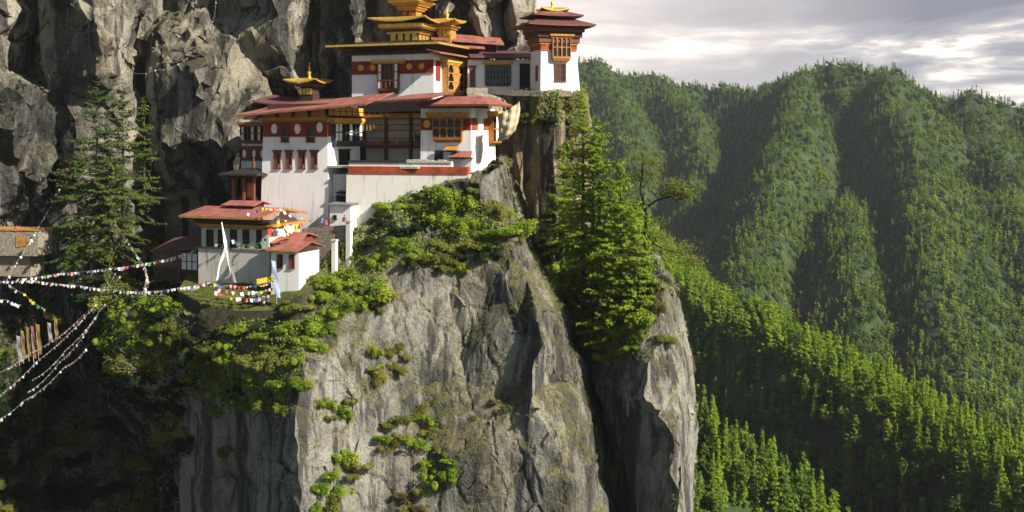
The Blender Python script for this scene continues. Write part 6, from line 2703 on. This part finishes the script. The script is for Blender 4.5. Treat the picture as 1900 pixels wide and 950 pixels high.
# ---------------------------------------------------------------- forest
def proto(seed, kind):
    r = np.random.default_rng(seed)
    if kind == 'c':      # mid-distance conifer, 10 m
        V, Fq, t, L = conifer(seed, H=10.0, W=2.5, start=0.04, whorl=0.6, nb=6, leaf=0.66, per=4, droop=0.3, asp=0.42, ragged=0.35, limbs=False)
    elif kind == 'f':    # far conifer
        V, Fq, t, L = conifer(seed, H=10.0, W=1.9, start=0.03, whorl=1.0, nb=4, leaf=1.4, per=1, droop=0.35, asp=0.5, ragged=0.4, limbs=False)
        V = V * np.array([(0.75, 1.0, 1.3)[seed % 3]] * 2 + [1.0])
    else:                # rounded broadleaf
        V, Fq, t = bush_np(seed, 2.6, 4.2, n=420, leaf=0.85, clumps=14, asp=0.6)
        V = V + np.array([0, 0, 3.0])
    return V, Fq, t


pc = bpy.data.collections.new("forest_kinds")   # never linked to the scene: only the source of the far forest
PRO = []
for k, (kd, sd) in enumerate((('f', 1), ('f', 2), ('f', 3), ('b', 4), ('b', 5), ('f', 6), ('f', 7))):
    V, Fq, t = proto(400 + sd, kd)
    o = mesh_np('tree_kind_%d' % k, V, Fq, M['leaf_hill' if k < 5 else 'leaf_larch'], attr=t, link=False)   # the last two are larches
    pc.objects.link(o)
NEAR, LARCH = [], []
for sd in range(7):
    V, Fq, t = proto(450 + sd, 'c')
    V = V * np.array([(1.0, 0.75, 1.25, 0.9)[sd % 4]] * 2 + [1.0])
    o = mesh_np('crown', V, Fq, M['leaf_hill'], attr=t, link=False)
    tm = trunk_mb(9.5, 0.16).build('trunk', M['bark'])
    COL.objects.unlink(tm)
    NEAR.append((o.data, tm.data, 'conifer'))
    if sd < 4:
        o = mesh_np('crown', V, Fq, M['leaf_larch'], attr=t, link=False)
        LARCH.append((o.data, tm.data, 'larch'))
for sd in range(3):
    V, Fq, t = bush_np(470 + sd, (2.5, 2.1, 3.0)[sd], (4.4, 5.0, 3.8)[sd], n=900, leaf=0.6, clumps=18, asp=0.6)
    V = V + np.array([0, 0, 2.6])
    o = mesh_np('crown', V, Fq, M['leaf_hill'], attr=t, link=False)
    tm = trunk_mb(5.5, 0.18).build('trunk', M['bark'])
    COL.objects.unlink(tm)
    NEAR.append((o.data, tm.data, 'broadleaf'))

fr = np.random.default_rng(77)


def forest_points(y0, y1, spacing):
    n = int(0.345 * (y1 * y1 - y0 * y0) / spacing ** 2)
    Y = np.sqrt(fr.uniform(y0 * y0, y1 * y1, n))
    X = Y * fr.uniform(-0.06, 0.63, n)
    return X, Y


Xa, Ya = forest_points(222, 600, 3.0)
Xb, Yb = forest_points(600, 1000, 4.4)
Xc, Yc = forest_points(1000, 1640, 5.0)
HB = BVHTree.FromPolygons([tuple(v) for v in HV], [list(q) for q in HFc])
from_cam = bvh_of([cliff, pillar])


def ground_z(X, Y):
    out = np.zeros(len(X))
    for i in range(len(X)):
        h = HB.ray_cast(Vector((X[i], Y[i], 900)), Vector((0, 0, -1)))
        out[i] = h[0].z if h[0] is not None else -999
    return out


Za, Zb, Zc = ground_z(Xa, Ya), ground_z(Xb, Yb), ground_z(Xc, Yc)


def visible(p, h):
    t = p + Vector((0, 0, h))
    d = t.normalized()
    a = HB.ray_cast(Vector((0, 0, 0)), d)
    if a[0] is not None and a[3] < t.length - 3:
        return False
    a = from_cam.ray_cast(Vector((0, 0, 0)), d)
    return a[0] is None


def near_line(X, Y, line):
    """distance to a crest line and on which flank (positive: right flank)"""
    L_ = np.array([P(*q) for q in line])[:, :2]
    best = np.full(len(X), 1e9)
    sd = np.zeros(len(X))
    pts = np.stack([X, Y], 1)
    for a, b in zip(L_[:-1], L_[1:]):
        ab = b - a
        t = np.clip(((pts - a) @ ab) / (ab @ ab), 0, 1)
        dv = pts - (a + t[:, None] * ab)
        d = np.sqrt((dv ** 2).sum(1))
        sd = np.where(d < best, ab[0] * dv[:, 1] - ab[1] * dv[:, 0], sd)
        best = np.minimum(best, d)
    return best, sd


# larches keep to the sunny crest of the near ridge and to the lower spur; the ravine flank is fir and oak
d8, s8 = near_line(Xa, Ya, SPURS[8][3])
d9, s9 = near_line(Xa, Ya, SPURS[9][3])
LA = ((d8 < 8.5 + fr.normal(size=len(Xa)) * 2) | ((s8 > 0) & (d8 < 60)) | ((d9 < 18) & (fr.random(len(Xa)) < 0.5))) & (fr.random(len(Xa)) < 0.82)
Sa = fr.uniform(0.55, 1.25, len(Xa))
vis = []
for i in range(len(Xa)):
    p = Vector((Xa[i], Ya[i], Za[i]))
    px, py = HX + p.x * F / p.y, HY - p.z * F / p.y
    if 1150 < px < 1920 and py < 990 and visible(p, 8 * Sa[i]):
        vis.append((Sa[i] / Ya[i], i))
vis.sort(reverse=True)
solo = set(i for _, i in vis[:270])
for i in solo:
    k = int(fr.integers(0, 7)) if fr.random() < 0.68 else int(fr.integers(7, 10))
    cm, tm, kd = LARCH[k % 4] if LA[i] else NEAR[k]
    right = Xa[i] / Ya[i] * F + HX
    lower = (Ya[i] < 296 and right < 1600)
    lab = "%s tree on the %s" % ({'conifer': 'dark pointed conifer', 'larch': 'light yellow green larch', 'broadleaf': 'round crowned green broadleaf'}[kd], 'lower spur right of the cliff foot' if lower else 'near forested ridge sloping down to the right')
    s = float(Sa[i])
    tree_thing(kd + '_tree', lab, 'tree', "%s trees on the %s" % (kd, 'lower spur' if lower else 'near ridge'), (Xa[i], Ya[i], Za[i] - 0.3), float(fr.uniform(-0.6, 0.6)), (s * 1.05, s * 1.05, s * float(fr.uniform(0.9, 1.3))), cm, tm)
rest = [i for i in range(len(Xa)) if i not in solo]
FX = np.concatenate([Xa[rest], Xb, Xc])
FY = np.concatenate([Ya[rest], Yb, Yc])
FZ = np.concatenate([Za[rest], Zb, Zc]) - 0.4
sc_ = np.concatenate([Sa[rest], fr.uniform(0.5, 1.2, len(Xb)), fr.uniform(0.45, 1.15, len(Xc))])
la_ = np.concatenate([LA[rest], np.zeros(len(Xb) + len(Xc), dtype=bool)])
keep = FZ > -400
la_ = la_[keep]
FX, FY, FZ, sc_ = FX[keep], FY[keep], FZ[keep], sc_[keep]
me = bpy.data.meshes.new('forest')
me.vertices.add(len(FX))
me.vertices.foreach_set('co', np.stack([FX, FY, FZ], 1).astype(np.float32).ravel())
for nm, ty, val in (('sc', 'FLOAT', sc_), ('rz', 'FLOAT', fr.uniform(-0.6, 0.6, len(FX))), ('pi', 'INT', np.where(fr.random(len(FX)) < 0.55, fr.integers(0, 3, len(FX)), fr.integers(3, 5, len(FX))))):
    if nm == 'pi':
        val = np.where(la_, fr.integers(5, 7, len(FX)), val)
    a = me.attributes.new(nm, ty, 'POINT')
    a.data.foreach_set('value', val.astype(np.float32 if ty == 'FLOAT' else np.int32))
fo = bpy.data.objects.new('forest', me)
COL.objects.link(fo)
tag(fo, "dense conifer forest covering the distant hills", "forest", kind='stuff')
ng = bpy.data.node_groups.new('forest_spread', 'GeometryNodeTree')
ng.interface.new_socket('Geometry', in_out='INPUT', socket_type='NodeSocketGeometry')
ng.interface.new_socket('Geometry', in_out='OUTPUT', socket_type='NodeSocketGeometry')
N, Lk = ng.nodes.new, ng.links.new
gi, go = N('NodeGroupInput'), N('NodeGroupOutput')
ip = N('GeometryNodeInstanceOnPoints')
ci = N('GeometryNodeCollectionInfo')
ci.inputs['Collection'].default_value = pc
ci.inputs['Separate Children'].default_value = True
ci.inputs['Reset Children'].default_value = True


def na(nm, ty):
    n = N('GeometryNodeInputNamedAttribute')
    n.data_type = ty
    n.inputs['Name'].default_value = nm
    return n.outputs['Attribute']


cx = N('ShaderNodeCombineXYZ')
Lk(na('rz', 'FLOAT'), cx.inputs[2])
Lk(gi.outputs[0], ip.inputs['Points'])
Lk(ci.outputs[0], ip.inputs['Instance'])
ip.inputs['Pick Instance'].default_value = True
Lk(na('pi', 'INT'), ip.inputs['Instance Index'])
Lk(cx.outputs[0], ip.inputs['Rotation'])
Lk(na('sc', 'FLOAT'), ip.inputs['Scale'])
Lk(ip.outputs[0], go.inputs[0])
mdf = fo.modifiers.new('spread', 'NODES')
mdf.node_group = ng


# ---------------------------------------------------------------- the air between here and the far hills
def haze():
    m = MB()
    m.box(-700, 1300, -60, 2300, -431.0, 135)
    mat = bpy.data.materials.new('valley_haze')
    mat.use_nodes = True
    nt = mat.node_tree
    nt.nodes.clear()
    out = nt.nodes.new('ShaderNodeOutputMaterial')
    v = nt.nodes.new('ShaderNodeVolumePrincipled')
    v.inputs['Color'].default_value = (0.80, 0.88, 0.95, 1)
    v.inputs['Density'].default_value = HAZE
    v.inputs['Anisotropy'].default_value = 0.2
    nt.links.new(v.outputs[0], out.inputs['Volume'])
    o = m.build('haze', mat)
    tag(o, "thin bluish air over the valley", "haze", kind='stuff')


HAZE = 0.000062
haze()
